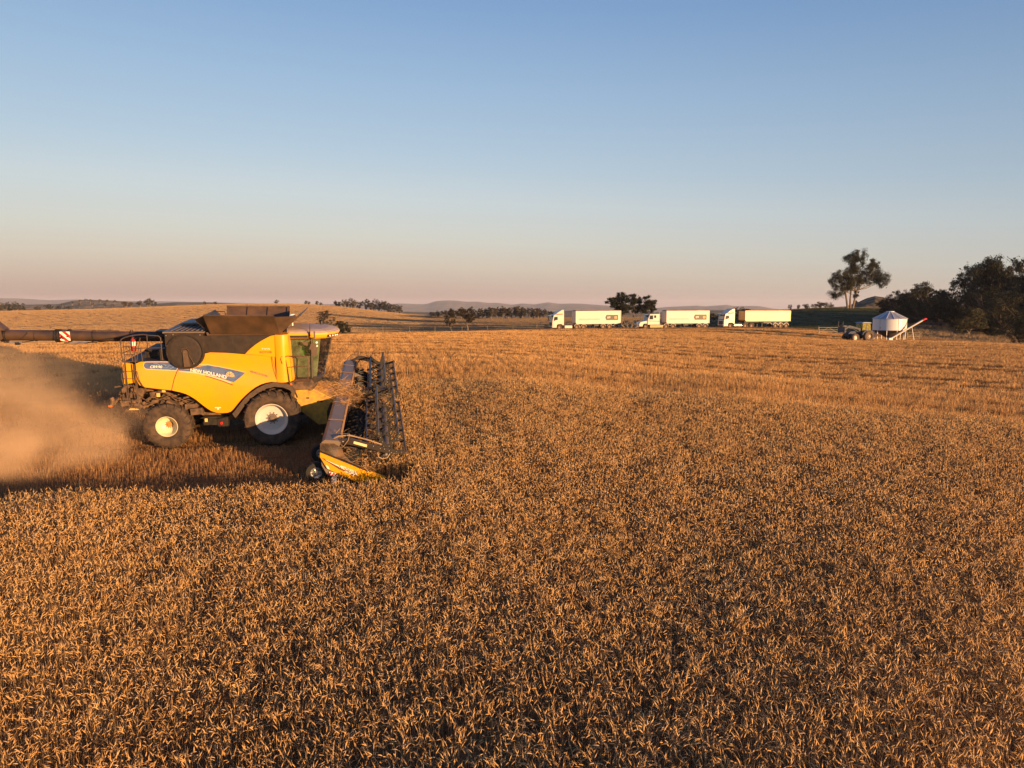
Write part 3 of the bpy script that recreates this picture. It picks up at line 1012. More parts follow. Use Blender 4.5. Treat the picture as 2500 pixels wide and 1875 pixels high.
def lettering(name, txt, place, size, parent, m, bold=.0, sx=1.0, track=1.0, thick=.004, align='LEFT', shear=0.0):
    """text turned into a mesh; place(u, v, w) sends text coordinates to the parent's space"""
    cu = bpy.data.curves.new(name, 'FONT')
    cu.body = txt
    cu.size = size
    cu.offset = bold * size
    cu.extrude = thick / 2
    cu.shear = shear
    cu.space_character = track
    cu.align_x = align
    ob = bpy.data.objects.new(name + '_curve', cu)
    COL.objects.link(ob)
    bpy.context.view_layer.update()
    me = bpy.data.meshes.new_from_object(ob.evaluated_get(bpy.context.evaluated_depsgraph_get()))
    bpy.data.objects.remove(ob)
    for v in me.vertices: v.co = place(v.co.x * sx, v.co.y, v.co.z)
    me.name = name
    me.materials.clear()
    me.materials.append(m)
    o = bpy.data.objects.new(name, me)
    COL.objects.link(o)
    o.parent = parent
    return o
def on_skin(x0, z0, ang, surf=yS, push=.018):
    c_, s_ = math.cos(R(ang)), math.sin(R(ang))
    def f(u, v, w):
        x, z = x0 + u * c_ - v * s_, z0 + u * s_ + v * c_
        return Vector((x, surf(x, z) - push - w, z + .36))
    return f
def curved(u, v, w):     # the maker's name follows the bend of the stripe
    x = -2.76 + u
    zb = 2.315 - .145 * u - .075 * u * u
    return Vector((x, yS(x, zb) - .018 - w, zb + v + .36))
lettering('lettering', 'NEW HOLLAND', curved, .158, sp, M_CREAM, bold=.035, sx=1.0)
lettering('lettering', 'CR9.90', on_skin(-4.03, 2.445, -1), .125, spA, M_CREAM, bold=.012, shear=.25, sx=1.0)
lettering('lettering', 'TWIN', on_skin(-.43, 3.03, 0, yflat, .012), .085, sh_, M_CREAM, bold=.01, sx=1.15, track=1.15)
lettering('lettering', 'ROTOR', on_skin(-.49, 2.915, 0, yflat, .012), .095, sh_, mat('brown_lettering', (.22, .10, .03), .5), bold=.01, sx=1.15, track=1.1)
lettering('lettering', 'REVELATION', on_skin(-.84, 2.26, -18), .085, sp, M_BLUE, bold=.0, sx=1.1, track=1.1)
b = hb()
LX, LZ = -1.50, 2.14
ly_ = yS(LX, LZ) - .020
b.add([(LX + .145 * math.cos(a), ly_, LZ + .155 * math.sin(a)) for a in np.linspace(0, 6.283, 28, endpoint=False)], [tuple(range(28))])
b.mi = 1
for sgn in (-1, 1):      # folded leaf veins
    for k in range(3):
        z0 = LZ - .13 + k * .075
        b.add([(LX, ly_ - .004, z0), (LX, ly_ - .004, z0 + .016), (LX + sgn * .125, ly_ - .004, z0 + .125), (LX + sgn * .132, ly_ - .004, z0 + .105)], [(0, 1, 2, 3)])
b.add([(LX - .008, ly_ - .005, LZ - .15), (LX + .008, ly_ - .005, LZ - .15), (LX + .008, ly_ - .005, LZ + .15), (LX - .008, ly_ - .005, LZ + .15)], [(0, 1, 2, 3)])
b.build('leaf_emblem', [mat('emblem_gold', (.70, .47, .22), .4, var=.1, scale=8), M_BLUE], sp)
b = hb()      # circuit pattern on the blue decal
for pts in ([(-3.62, 2.45), (-3.5, 2.45), (-3.42, 2.53), (-3.30, 2.53)], [(-3.55, 2.40), (-3.4, 2.40), (-3.30, 2.47)], [(-3.7, 2.58), (-3.6, 2.58), (-3.53, 2.52)], [(-3.9, 2.60), (-3.8, 2.60), (-3.74, 2.56)]):
    b.tube([(x, yS(x, z) - .014, z) for x, z in pts], .006, 5)
    x, z = pts[-1]
    b.box((x, yS(x, z) - .014, z), (.025, .008, .025))
b.build('decal_pattern', mat('pattern_blue', (.28, .36, .50), .4), spA)
b = hb()
b.box((-1.95, yS(-1.95, 1.02) - .008, 1.06), (.2, .006, .05))
b.box((-1.95, yS(-1.95, 1.0) - .008, 1.0), (.06, .006, .045))
b.build('warning_label', M_CREAM, sp)

# ---- body core, black upper panel, rotary screen, tank
b = hb()
b.prism([(-4.8, 1.95), (-4.8, 2.55), (-3.4, 2.6), (-2.2, 3.5), (.05, 3.5), (.05, 1.95), (-1.3, 1.3), (-2.1, 1.0), (-3.3, 1.75)], -1.48, 1.5)
b.build('body_core', M_DRK, HV)
b = hb()
b.prism([(-2.30, 3.52), (-.06, 3.52), (-.27, 3.43), (-.44, 3.335), (-.60, 3.23), (-.77, 3.095), (-.87, 3.0), (-.97, 2.895), (-1.6, 2.945), (-2.30, 2.965)], -1.60, -1.50)
b.prism([(-1.35, 3.53), (-1.34, 3.53), (-1.34, 2.94), (-1.35, 2.94)], -1.606, -1.6)
for x_, z_ in ((-2.1, 3.08), (-2.12, 3.22), (-2.0, 3.44)): b.lathe([(.001, -.02), (.03, -.02), (.03, 0)], (x_, -1.6, z_), 10)
b.build('upper_black_panel', M_BLK, HV, bevel=.006)
b = hb()
oct_ = [(-3.47, 3.62), (-2.27, 3.62), (-2.27, 2.95)] + arc(SCX, SCZ, .60, -3, -177, 18)[0:] + [(-3.47, 2.95)]
b.prism(oct_, -1.63, -1.0)
so = b.build('screen_housing', M_BLK, HV, bevel=.01)
b = hb()
b.lathe([(.56, 0), (.585, -.03), (.585, -.06), (.55, -.06), (.545, -.02)], (SCX, -1.635, SCZ), 48)
b.build('screen_ring', M_DRK, so, smooth=True)
b = hb()
b.lathe([(.001, -.035), (.2, -.035), (.46, -.028), (.548, -.012), (.548, .0)], (SCX, -1.635, SCZ), 48)
for k in range(24):
    a = 2 * math.pi * k / 24
    b.bar((SCX + .1 * math.cos(a), -1.672, SCZ + .1 * math.sin(a)), (SCX + .54 * math.cos(a), -1.657, SCZ + .54 * math.sin(a)), .006)
b.build('rotary_screen', mat('screen_mesh', (.020, .014, .011), .7, scale=9, col2=(.042, .026, .017), amt=.8), so)
b = hb()
b.prism([(SCX - .07, SCZ + .02), (SCX - .045, SCZ + .06), (SCX + .045, SCZ + .06), (SCX + .07, SCZ + .02), (SCX + .14, SCZ - .49), (SCX - .06, SCZ - .51)], -1.72, -1.68)
b.tube([(SCX - .11, -1.70, SCZ), (SCX - .08, -1.70, SCZ + .1), (SCX + .05, -1.70, SCZ + .13), (SCX + .14, -1.70, SCZ + .02)], .012, 6)
b.bar((SCX + .13, -1.70, SCZ - .12), (SCX + .26, -1.70, SCZ - .40), .02)
b.build('screen_sweeper', mat('worn_brown', (.11, .07, .045), .5, scale=8), so)
b = hb()
for x_, z_ in ((SCX, SCZ), (SCX + .26, SCZ - .40), (-3.42, 3.55), (-3.2, 3.58), (-2.36, 3.56), (-3.43, 3.2)): b.lathe([(.001, -.02), (.02, -.02), (.02, .0)], (x_, -1.70 if abs(x_ - SCX) < .3 else -1.635, z_), 10)
b.build('bolt', M_STEEL, so)
b = hb()      # top deck behind the tank: tray and louvres
b.box((-2.9, -.1, 3.63), (1.3, 2.9, .05))
for k in range(7): b.bar((-3.3 + k * .16, -1.4, 3.68), (-3.1 + k * .16, .9, 3.74), .05, .02)
b.prism([(-3.35, 3.74), (-3.2, 3.80), (-2.15, 3.84), (-2.15, 3.79)], -.4, .9)
b.build('engine_deck', M_GREY, HV)
b = hb()
b.prism([(-2.15, 3.4), (-2.2, 3.62), (.12, 3.6), (.12, 3.4)], -1.46, 1.46)
tk = b.build('grain_tank', M_TANK, HV)
TB = dict(a=(-2.06, -1.45, 3.58), b=(.16, -1.45, 3.55), c=(.16, 1.45, 3.55), d=(-2.06, 1.45, 3.58))
b = hb()
b.quad((-2.04, -1.50, 3.59), (.18, -1.50, 3.555), (.08, -2.02, 4.24), (-2.12, -2.02, 4.26), .03)
b.bar((-2.12, -2.03, 4.265), (.08, -2.03, 4.245), .03)
b.bar((.18, -1.51, 3.555), (.08, -2.03, 4.24), .03)
b.bar((-2.04, -1.51, 3.59), (-2.12, -2.03, 4.25), .03)
for t in (.33, .62): b.bar((-2.0, -1.50 - .52 * t, 3.59 + .66 * t), (.1, -1.50 - .52 * t, 3.56 + .68 * t), .012)
b.build('tank_flap', M_TANK, tk)
b = hb()
b.quad((.16, 1.50, 3.56), (-2.06, 1.50, 3.59), (-2.18, 1.98, 4.14), (.14, 1.98, 4.13), .03)
for x_ in (-2.12, -1.38, -.64, .08): b.bar((x_, 1.47, 3.6), (x_, 1.93, 4.12), .05)
b.bar((-2.16, 1.93, 4.14), (.14, 1.93, 4.13), .05)
b.build('tank_flap', M_TANK, tk)
b = hb()
b.quad((-2.06, 1.45, 3.58), (-2.06, -1.45, 3.58), (-2.50, -1.55, 4.06), (-2.50, 1.55, 4.06), .025)
b.add([(-2.06, -1.47, 3.58), (-2.12, -2.0, 4.24), (-2.50, -1.55, 4.06)], [(0, 1, 2)])
b.build('tank_flap', M_BLK, tk)
b = hb()
b.quad((.16, -1.45, 3.56), (.16, 1.45, 3.56), (.85, 1.5, 4.15), (.85, -1.5, 4.17), .025)
b.add([(.17, -1.47, 3.56), (.10, -2.0, 4.20), (.85, -1.52, 4.17)], [(0, 1, 2)])
b.build('tank_flap', M_TANK, tk)
b = hb()
b.tube([(-1.9, -1.9, 4.26), (-1.85, -1.8, 4.36), (-1.5, -1.8, 4.36), (-1.45, -1.9, 4.26)], .014, 6)
b.build('grab_rail', M_DRK, tk)
b = hb()
b.lathe([(.001, .10), (.08, .095), (.105, .06), (.11, 0), (.001, 0)], (.50, -.45, 4.02), 20, 'z')
b.bar((.5, -.45, 3.7), (.5, -.45, 4.02), .04)
b.build('positioning_dome', M_WHITE, HV, smooth=True)
# ---- cab
cabE = bpy.data.objects.new('cab', None)
COL.objects.link(cabE)
cabE.parent = HV
HW = .98
def cab_ring(z):
    t = (z - 1.90) / 1.42
    x0 = .50 - .08 * t
    xp = 1.14 + .03 * t
    xf = 1.50 + .36 * t
    half = [(x0, -HW), ((x0 + xp) / 2, -HW), (xp, -HW + .01), (xp + (xf - xp) * .45, -HW * .86), (xp + (xf - xp) * .8, -HW * .58), (xf - .02, -HW * .28), (xf, 0)]
    return [(x, y, z) for x, y in half] + [(x, -y, z) for x, y in half[-2::-1]]
rs = [cab_ring(z) for z in np.linspace(1.90, 3.30, 6)]
n13 = len(rs[0])
def strip(mb, j0, j1):
    for i in range(5):
        for k in range(j0, j1):
            mb.add([rs[i][k], rs[i][k + 1], rs[i + 1][k + 1], rs[i + 1][k]], [(0, 1, 2, 3)])
b = hb()
strip(b, 0, 2)
b.build('door_window', M_GLASS, cabE, smooth=True)
b = hb()
strip(b, 2, n13 - 3)
b.build('windscreen', M_GLASS, cabE, smooth=True)
b = hb()
strip(b, n13 - 3, n13 - 1)
b.build('door_window', M_GLASS, cabE, smooth=True)
b = hb()
for k in (0, 2, n13 - 3, n13 - 1):
    b.tube([r_[k] for r_ in rs], .045 if k in (2, n13 - 3) else .05, 8)
b.tube([rs[0][k] for k in range(n13)], .035, 6)
b.tube([rs[5][k] for k in range(n13)], .03, 6)
b.tube([rs[i][6] for i in range(6)], .006, 4)
b.build('cab_frame', M_BLK, cabE, smooth=True)
b = hb()      # floor, rear wall, console
b.prism([(.45, 1.70), (.45, 1.90), (1.50, 1.92), (1.44, 1.78), (1.2, 1.68)], -HW + .03, HW - .03)
b.box((.40, 0, 2.6), (.05, 1.9, 1.4))
b.build('cab_floor', M_BLK, cabE)
b = hb()
b.box((.78, -.05, 2.22), (.46, .5, .14))
b.box((.60, -.05, 2.60), (.12, .5, .72), Matrix.Rotation(R(-8), 3, 'Y'))
b.box((.78, -.05, 2.03), (.3, .3, .26))
b.box((.85, -.42, 2.34), (.5, .16, .12))
b.build('seat', mat('seat_cloth', (.05, .05, .055), .9), cabE, bevel=.03)
b = hb()
b.tube([(1.32, 0, 1.92), (1.22, 0, 2.42)], .05, 8)
b.lathe([(.19, 0), (.205, .012), (.19, .024), (.175, .012)], (1.18, 0, 2.46), 20, 'z', True)
b.build('steering_column', M_BLK, cabE)
# roof
b = hb()
def roof_ring(z, k, fx, inset):
    P = []
    for (x, y) in ((.36, -1), (.8, -1.0), (1.3, -.98), (1.75, -.84), (1.98, -.6), (2.08, -.3), (2.1, 0)):
        P.append((.36 + (x - .36) * fx * k if x > .36 else .36 + inset * .5, y * 1.05 * k, z))
    return P + [(p[0], -p[1], p[2]) for p in P[-2::-1]]
RR = [roof_ring(3.30, .955, .97, 0), roof_ring(3.36, .99, .99, 0), roof_ring(3.44, 1.0, 1.0, 0), roof_ring(3.50, .985, 1.0, 0), roof_ring(3.56, .93, .98, 0), roof_ring(3.61, .80, .97, 0), roof_ring(3.635, .5, .95, 0)]
m13 = len(RR[0])
for i in range(len(RR) - 1):
    b.mi = 0 if i < 3 else 1
    for k in range(m13 - 1):
        b.add([RR[i][k], RR[i][k + 1], RR[i + 1][k + 1], RR[i + 1][k]], [(0, 1, 2, 3)])
b.mi = 1
b.add(RR[-1], [tuple(range(m13))])
b.mi = 0
b.add(RR[0], [tuple(range(m13 - 1, -1, -1))])
b.add([r_[0] for r_ in RR] + [r_[-1] for r_ in RR], [tuple(range(len(RR))) + tuple(range(2 * len(RR) - 1, len(RR) - 1, -1))])
rf = b.build('roof', [M_YEL, M_ROOF], cabE, smooth=True)
b = hb()
b.box((.72, -1.052, 3.39), (.68, .02, .085))
b.bar((.40, -1.05, 3.315), (1.15, -1.05, 3.315), .03)
b.build('roof_vent', M_BLK, cabE)
b = hb()
for sgn in (-1, 1):
    pts = [(1.72, .90), (1.94, .70), (2.06, .42)]
    for (a_, b_) in zip(pts[:-1], pts[1:]):
        b.quad((a_[0], sgn * a_[1], 3.345), (b_[0], sgn * b_[1], 3.345), (b_[0] + .02, sgn * (b_[1] + .01), 3.43), (a_[0] + .02, sgn * (a_[1] + .01), 3.43), .012 * sgn)
b.build('light_bank', M_BLK, cabE, split=True)
b = hb()
for sgn in (-1, 1):
    for (x_, y_) in ((1.79, .85), (1.88, .77), (1.96, .67), (2.02, .56)):
        b.lathe([(.001, .02), (.028, .015), (.03, 0)], (x_ + .03, sgn * (y_ + .015), 3.39), 10, 'y' if sgn > 0 else 'y')
b.build('work_lamp', M_LAMP, cabE, split=True)
b = hb()
b.tube([(1.13, -1.06, 3.40), (1.14, -1.06, 3.62), (1.15, -1.06, 3.86)], [.022, .014, .006], 6)
b.build('aerial', M_BLK, cabE)
b = hb()
b.lathe([(.001, .16), (.04, .14), (.05, .05), (.07, 0), (.001, 0)], (1.42, .55, 3.60), 12, 'z')
b.build('beacon', M_BLK, cabE, smooth=True)
b = hb()      # near-side mirror arm, mirror, work lamps
b.tube([(1.28, -1.05, 3.34), (1.30, -1.25, 3.38), (1.30, -1.30, 3.30)], .02, 6)
b.box((1.31, -1.28, 3.50), (.05, .05, .20))
b.box((1.25, -1.30, 3.06), (.20, .10, .22), Matrix.Rotation(R(20), 3, 'Y'))
b.prism([(1.17, 3.05), (1.38, 3.05), (1.36, 2.75), (1.24, 2.74), (1.19, 2.85)], -1.34, -1.28)
b.prism([(.90, 3.24), (1.02, 3.22), (1.10, 3.14), (1.06, 3.08), (.93, 3.13), (.88, 3.19)], -1.22, -1.18)
b.tube([(1.05, -1.2, 3.2), (1.2, -1.2, 3.3)], .012, 6)
b.build('mirror', mat('mirror_shell', (.13, .085, .06), .5, scale=8), cabE)
b = hb()
for z_ in (3.22, 3.10): b.lathe([(.001, -.03), (.035, -.025), (.04, 0)], (1.38, -1.32, z_), 12)
b.build('headlamp', M_LAMP, cabE, split=True)
b = hb()
for x_ in (1.30, 1.37): b.lathe([(.001, -.03), (.032, -.025), (.036, 0)], (x_, -.78, 1.76), 12)
b.build('headlamp', M_LAMP, cabE, split=True)
b = hb()      # platform, door rails
b.prism([(.38, 1.60), (.38, 1.86), (1.12, 1.86), (1.20, 1.72), (1.12, 1.58), (.6, 1.56)], -1.5, -.96)
b.prism([(1.0, 1.9), (1.25, 1.88), (1.3, 1.6), (1.1, 1.4), (.9, 1.5)], -.9, .9)
b.build('platform', M_MUD, cabE)
b = hb()
b.tube([(.46, -1.56, 1.66), (.40, -1.60, 2.3), (.34, -1.60, 2.70), (.36, -1.60, 2.79), (.44, -1.59, 2.80), (1.06, -1.54, 2.76), (1.10, -1.53, 2.70), (1.05, -1.53, 1.9)], .018, 7)
b.tube([(.38, -1.58, 2.40), (1.06, -1.54, 2.43)], .014, 6)
b.tube([(.44, -1.6, 2.80), (.22, -1.66, 2.80), (.19, -1.68, 2.72), (.24, -1.68, 2.55)], .012, 6)
b.tube([(.62, -1.57, 2.79), (.66, -1.56, 1.8)], .012, 6)
b.build('handrail', mat('rail_brown', (.10, .04, .02), .5, scale=9), cabE, smooth=True)
b = hb()
b.lathe([(.001, -.05), (.045, -.045), (.055, 0)], (.46, -1.52, 1.78), 12)
b.build('indicator_lamp', M_ORN, cabE)
# ---- underbody and chopper
b = hb()
b.prism([(-4.9, 1.85), (-4.4, 1.80), (-3.4, 1.66), (-2.6, 1.40), (-2.1, .95), (-1.4, .9), (-.2, 1.7), (.5, 1.8), (.5, .9), (-.6, .35), (-2.4, .5), (-3.0, .85), (-4.6, 1.15)], -1.0, 1.0)
b.build('chassis', M_MUD, HV)
b = hb()
random.seed(3)
for i in range(34):
    x_ = random.uniform(-4.7, -2.5)
    z_ = random.uniform(1.05, 1.65) - max(0, (x_ + 3.2)) * .45
    b.box((x_, random.uniform(-1.45, -1.1), z_), (random.uniform(.06, .4), random.uniform(.05, .3), random.uniform(.05, .22)), Matrix.Rotation(random.uniform(-.6, .6), 3, 'Y'))
for i in range(9):
    x_ = random.uniform(-4.6, -2.6)
    z_ = 1.3 - max(0, (x_ + 3.2)) * .4
    b.tube([(x_, -1.40, z_ + random.uniform(-.1, .3)), (x_ + random.uniform(.2, .5), -1.48, z_ + random.uniform(-.2, .2)), (x_ + random.uniform(.5, .9), -1.38, z_ + random.uniform(-.2, .2))], .018, 6)
b.tube([(-4.55, -1.35, 1.60), (-4.55, 1.3, 1.60)], .20, 14)
b.build('drive_gear', M_MUD, HV)
b = hb()
for (x_, z_) in ((-3.68, 1.66), (-3.86, 1.50)): b.box((x_, -1.5, z_), (.11, .01, .13))
b.box((-4.66, -1.5, 1.05), (.30, .04, .09))
b.box((-2.42, -1.40, .55), (.09, .02, .12))
b.build('warning_label', mat('label_yellow', (.75, .52, .16), .5), HV, split=True)
b = hb()
b.prism([(-5.0, 1.78), (-4.5, 1.86), (-4.5, 1.2), (-4.7, 1.02), (-5.15, 1.0), (-5.25, 1.45)], -1.15, 1.15)
b.prism([(-5.15, 1.45), (-5.05, 1.5), (-5.35, 1.1), (-5.45, 1.08)], -1.25, -.2)
b.prism([(-5.15, 1.45), (-5.05, 1.5), (-5.35, 1.1), (-5.45, 1.08)], .2, 1.25)
b.tube([(-5.40, -1.3, 1.40), (-5.36, -1.3, 1.28), (-5.40, -1.3, 1.16)], .07, 8)
b.bar((-5.22, -1.4, 1.78), (-4.9, -1.5, 1.86), .05)
b.build('straw_spreader', M_MUD, HV)
b = hb()
b.box((-5.46, -1.3, 1.10), (.12, .03, .06))
b.build('tail_lamp', M_ORN, HV)
b = hb()
b.box((-2.3, -1.1, .48), (.5, .3, .3))
b.box((-1.9, -1.15, .45), (.34, .25, .35))
b.tube([(-2.6, -1.35, .62), (-2.0, -1.4, .58), (-1.7, -1.4, .65)], .02, 6)
b.build('fuel_filter_box', M_DRK, HV)
b = hb()
b.lathe([(.001, -.04), (.05, -.035), (.05, 0)], (-1.95, -1.28, .40), 12)
b.build('reflector', M_RED, HV)
# front wheel arch
archpts = [(.62, 1.55), (.50, 1.76), (.25, 1.87), (-.05, 1.90), (-.35, 1.84), (-.62, 1.71), (-.88, 1.53), (-1.08, 1.34), (-1.25, 1.13), (-1.40, .93), (-1.50, .82)]
for sgn in (-1, 1):
    b = hb()
    inner = [(x * .93 - .01, z - .16) for x, z in archpts]
    for i in range(len(archpts) - 1):
        a_, c_ = archpts[i], archpts[i + 1]
        p_, q_ = inner[i], inner[i + 1]
        y0, y1 = sgn * 1.66, sgn * .95
        for (u1, u2) in (((a_, c_)), ((p_, q_))):
            b.quad((u1[0], y0, u1[1]), (u2[0], y0, u2[1]), (u2[0], y1, u2[1]), (u1[0], y1, u1[1]))
        b.quad((a_[0], y0, a_[1]), (c_[0], y0, c_[1]), (q_[0], y0, q_[1]), (p_[0], y0, p_[1]))
    b.build('wheel_arch', mat('arch_plastic', (.055, .038, .028), .7, scale=6, col2=(.12, .07, .04), amt=.6) if sgn < 0 else M_DRK, HV, smooth=True)

# ---- wheels
def wheel(parent, c, r, wd, rimr, sgn, rim_m, lugs, hub_m, cone=.0, dish=.16, name='wheel'):
    e = bpy.data.objects.new(name, None)
    COL.objects.link(e)
    e.parent = parent
    e.location = c
    s = sgn
    b = MB()
    hw = wd / 2
    prof = [(rimr, -hw * .80), (rimr + (r - rimr) * .25, -hw * .98), (rimr + (r - rimr) * .55, -hw), (rimr + (r - rimr) * .80, -hw * .94), (r * .955, -hw * .78), (r * .965, 0), (r * .955, hw * .78), (rimr + (r - rimr) * .80, hw * .94), (rimr + (r - rimr) * .55, hw), (rimr + (r - rimr) * .25, hw * .98), (rimr, hw * .80)]
    b.lathe(prof, (0, 0, 0), 56, 'y')
    for k in range(lugs):
        a = 2 * math.pi * k / lugs
        for sd_ in (-1, 1):
            a0 = a + (math.pi / lugs if sd_ > 0 else 0)
            pts_ = []
            for (da, yy, rr) in ((0.0, .02, r * .985), (.5 / lugs * 2.2, .45, r * .985), (.5 / lugs * 4.4, .86, r * .95), (.5 / lugs * 5.0, 1.0, r * .86)):
                an = a0 - da * 1.6
                pts_.append(Vector((rr * math.cos(an), sd_ * yy * hw, rr * math.sin(an))))
            for p_, q_ in zip(pts_[:-1], pts_[1:]):
                rad = ((p_ + q_) / 2)
                rad.y = 0
                b.bar(p_, q_, r * .045, r * .05, up=rad.normalized())
    b.build('tyre', M_RUB, e, smooth=True)
    b = MB()
    o = s * hw * .84
    i_ = -s
    b.lathe([(rimr * 1.03, o), (rimr * 1.03, o + s * .015), (rimr * .985, o + s * .015), (rimr * .96, o + i_ * .02), (rimr * .90, o + i_ * .05), (rimr * .87, o + i_ * dish * .7), (rimr * .80, o + i_ * dish), (rimr * .66, o + i_ * (dish + cone * .3)), (rimr * .30, o + i_ * (dish + cone)), (.001, o + i_ * (dish + cone))], (0, 0, 0), 40, 'y')
    rm = b.build('rim', rim_m, e, smooth=True)
    b = MB()
    ho = o + i_ * (dish + cone)
    b.mi = 0
    b.lathe([(rimr * .30, ho + s * .0), (rimr * .28, ho + s * .03), (rimr * .15, ho + s * .03), (rimr * .14, ho + s * .07), (.001, ho + s * .075)], (0, 0, 0), 20, 'y')
    b.mi = 1
    for k in range(10):
        a = 2 * math.pi * k / 10
        b.lathe([(.001, s * .02), (rimr * .035, s * .018), (rimr * .04, 0)], (rimr * .36 * math.cos(a), ho + s * .012, rimr * .36 * math.sin(a)), 6, 'y')
    b.build('hub', [hub_m, M_DRK], e, smooth=True)
    return e
HUBM = mat('hub_grey', (.16, .12, .10), .5, scale=15)
HUBO = mat('hub_orange', (.55, .22, .06), .5, scale=15)
for s in (-1, 1):
    wheel(HV, (-.19, s * 1.46, .98), .98, .80, .535, s, M_RIM, 21, HUBM, cone=.02, dish=.17)
    wheel(HV, (-3.62, s * 1.43, .80), .80, .66, .345, s, M_RIMY, 19, HUBO, cone=.12, dish=.20)
# ---- rear platform, ladder, engine
b = hb()
b.box((-4.05, 0, 2.66), (1.5, 3.0, .05))
b.build('rear_deck', M_DRK, HV)
b = hb()
Yr = -1.62
b.tube([(-4.80, Yr, 2.68), (-4.84, Yr, 2.82), (-4.84, Yr, 3.36), (-4.81, Yr, 3.43), (-4.70, Yr, 3.49), (-4.45, Yr, 3.56), (-4.12, Yr, 3.59), (-3.98, Yr, 3.56), (-3.66, Yr, 3.53), (-3.60, Yr, 3.47), (-3.60, Yr, 3.0)], .017, 7)
for pts_ in ([(-4.76, Yr, 3.36), (-4.75, Yr, 1.3)], [(-4.44, Yr, 3.5), (-4.46, Yr, 1.05)], [(-4.59, Yr, 3.21), (-4.52, Yr, 2.7)], [(-4.76, Yr, 3.20), (-4.5, Yr, 3.20)], [(-4.84, Yr, 2.96), (-4.47, Yr, 3.12), (-3.61, Yr, 3.14)],
             [(-4.76, Yr, 2.92), (-4.47, Yr, 2.92)], [(-4.02, Yr, 3.55), (-4.02, Yr, 3.14)], [(-4.23, Yr, 3.48), (-4.40, Yr, 2.70)], [(-4.25, Yr, 3.14), (-4.22, Yr, 2.7)], [(-3.6, Yr, 3.0), (-3.6, Yr, 2.72)],
             [(-4.80, Yr, 2.68), (-4.4, Yr, 2.68)]):
    b.tube(pts_, .015, 6)
b.build('rear_railing', mat('rail_dark_brown', (.085, .055, .04), .5, scale=8), HV, smooth=True)
b = hb()
Yl = -1.74
b.tube([(-4.78, Yl, 2.62), (-4.76, Yl, 1.55), (-4.72, Yl, 1.1)], .017, 6)
b.tube([(-4.46, Yl, 2.62), (-4.45, Yl, 1.5), (-4.43, Yl, 1.08)], .017, 6)
for k in range(6): b.bar((-4.77, Yl, 2.38 - k * .25), (-4.45, Yl, 2.38 - k * .25), .03, .02)
b.bar((-4.82, Yl, 1.12), (-4.40, Yl, 1.18), .05, .03)
b.tube([(-4.79, Yl, 2.36), (-4.86, Yl, 2.30), (-4.87, Yl, 2.12), (-4.82, Yl, 1.90), (-4.7, Yl, 1.84)], .014, 6)
b.tube([(-4.46, Yl, 2.42), (-4.38, Yl, 2.36), (-4.33, Yl, 2.05), (-4.25, Yl, 1.88), (-4.15, Yl, 1.78)], .016, 6)
b.build('ladder', mat('ladder_brown', (.10, .06, .04), .5, scale=8), HV, smooth=True)
b = hb()
b.box((-3.9, -.2, 2.82), (.9, 1.4, .28))
b.prism([(-3.72, 2.68), (-3.78, 2.95), (-3.70, 3.06), (-3.52, 3.08), (-3.46, 2.95), (-3.46, 2.68)], -1.45, -.9)
b.prism([(-3.95, 2.9), (-3.70, 3.1), (-3.40, 3.25), (-3.3, 2.9)], -.9, .6)
b.tube([(-4.15, .4, 2.9), (-4.05, .4, 3.0), (-4.12, .4, 3.25), (-4.15, .4, 3.4)], .07, 8)
b.tube([(-3.95, .4, 2.8), (-3.85, .4, 3.1), (-3.78, .4, 3.4)], .05, 8)
b.box((-4.0, .4, 3.35), (.5, .6, .2))
b.box((-4.25, -1.2, 2.80), (.12, .1, .12))
b.box((-4.12, -1.1, 2.98), (.14, .08, .05), Matrix.Rotation(.5, 3, 'Y'))
b.build('engine', M_DRK, HV)
# ---- unloading auger folded back along the far side
b = hb()
AY = 1.9
b.tube([(-2.4, AY, 2.98), (-5.3, AY, 3.01), (-6.9, AY, 3.03), (-7.7, AY, 3.06)], .19, 20)
b.tube([(-7.75, AY, 3.06), (-9.85, AY, 3.09)], .195, 20)
b.tube([(-9.95, AY, 3.09), (-11.2, AY, 3.10)], .20, 20)
au = b.build('unloading_auger', mat('auger_brown', (.042, .028, .021), .45, scale=1.6, col2=(.10, .054, .028), amt=.9), HV, smooth=True)
b = hb()
for x_ in (-6.9, -8.85, -5.6): b.lathe([(.19, -.012), (.205, -.012), (.205, .012), (.19, .012)], (x_, AY, 3.06), 20, 'x')
for x_ in (-7.72, -8.05, -8.15, -9.82, -9.95): b.lathe([(.19, -.03), (.245, -.03), (.245, .03), (.19, .03)], (x_, AY, 3.06 + .03 * (x_ < -9)), 20, 'x')
for i in range(8):
    a = i * .5
    b.tube([(-8.2, AY - .22, 2.92 + .03 * i), (-8.05 + .03 * i, AY - .27, 3.0 + .04 * math.sin(a * 3)), (-7.95, AY - .22, 2.9 + .04 * i)], .012, 5)
b.tube([(-9.3, AY - .19, 2.95), (-9.05, AY - .2, 3.2), (-8.9, AY - .12, 3.27), (-8.2, AY - .1, 3.27), (-8.0, AY - .15, 3.30), (-7.5, AY - .1, 3.28), (-6.0, AY - .1, 3.24)], .012, 5)
b.tube([(-6.95, AY - .15, 2.86), (-6.3, AY - .2, 2.97), (-5.6, AY - .2, 3.02), (-5.0, AY - .2, 3.05)], .025, 6)
b.tube([(-7.9, AY - .1, 2.80), (-6.8, AY - .1, 2.82), (-6.2, AY - .05, 2.90)], .02, 6)
b.tube([(-9.9, AY - .1, 2.84), (-9.2, AY - .1, 2.85), (-8.9, AY - .1, 2.9)], .018, 6)
b.box((-9.45, AY - .1, 2.80), (.14, .12, .10))
b.build('hose', M_DRK, au, smooth=False)
b = hb()
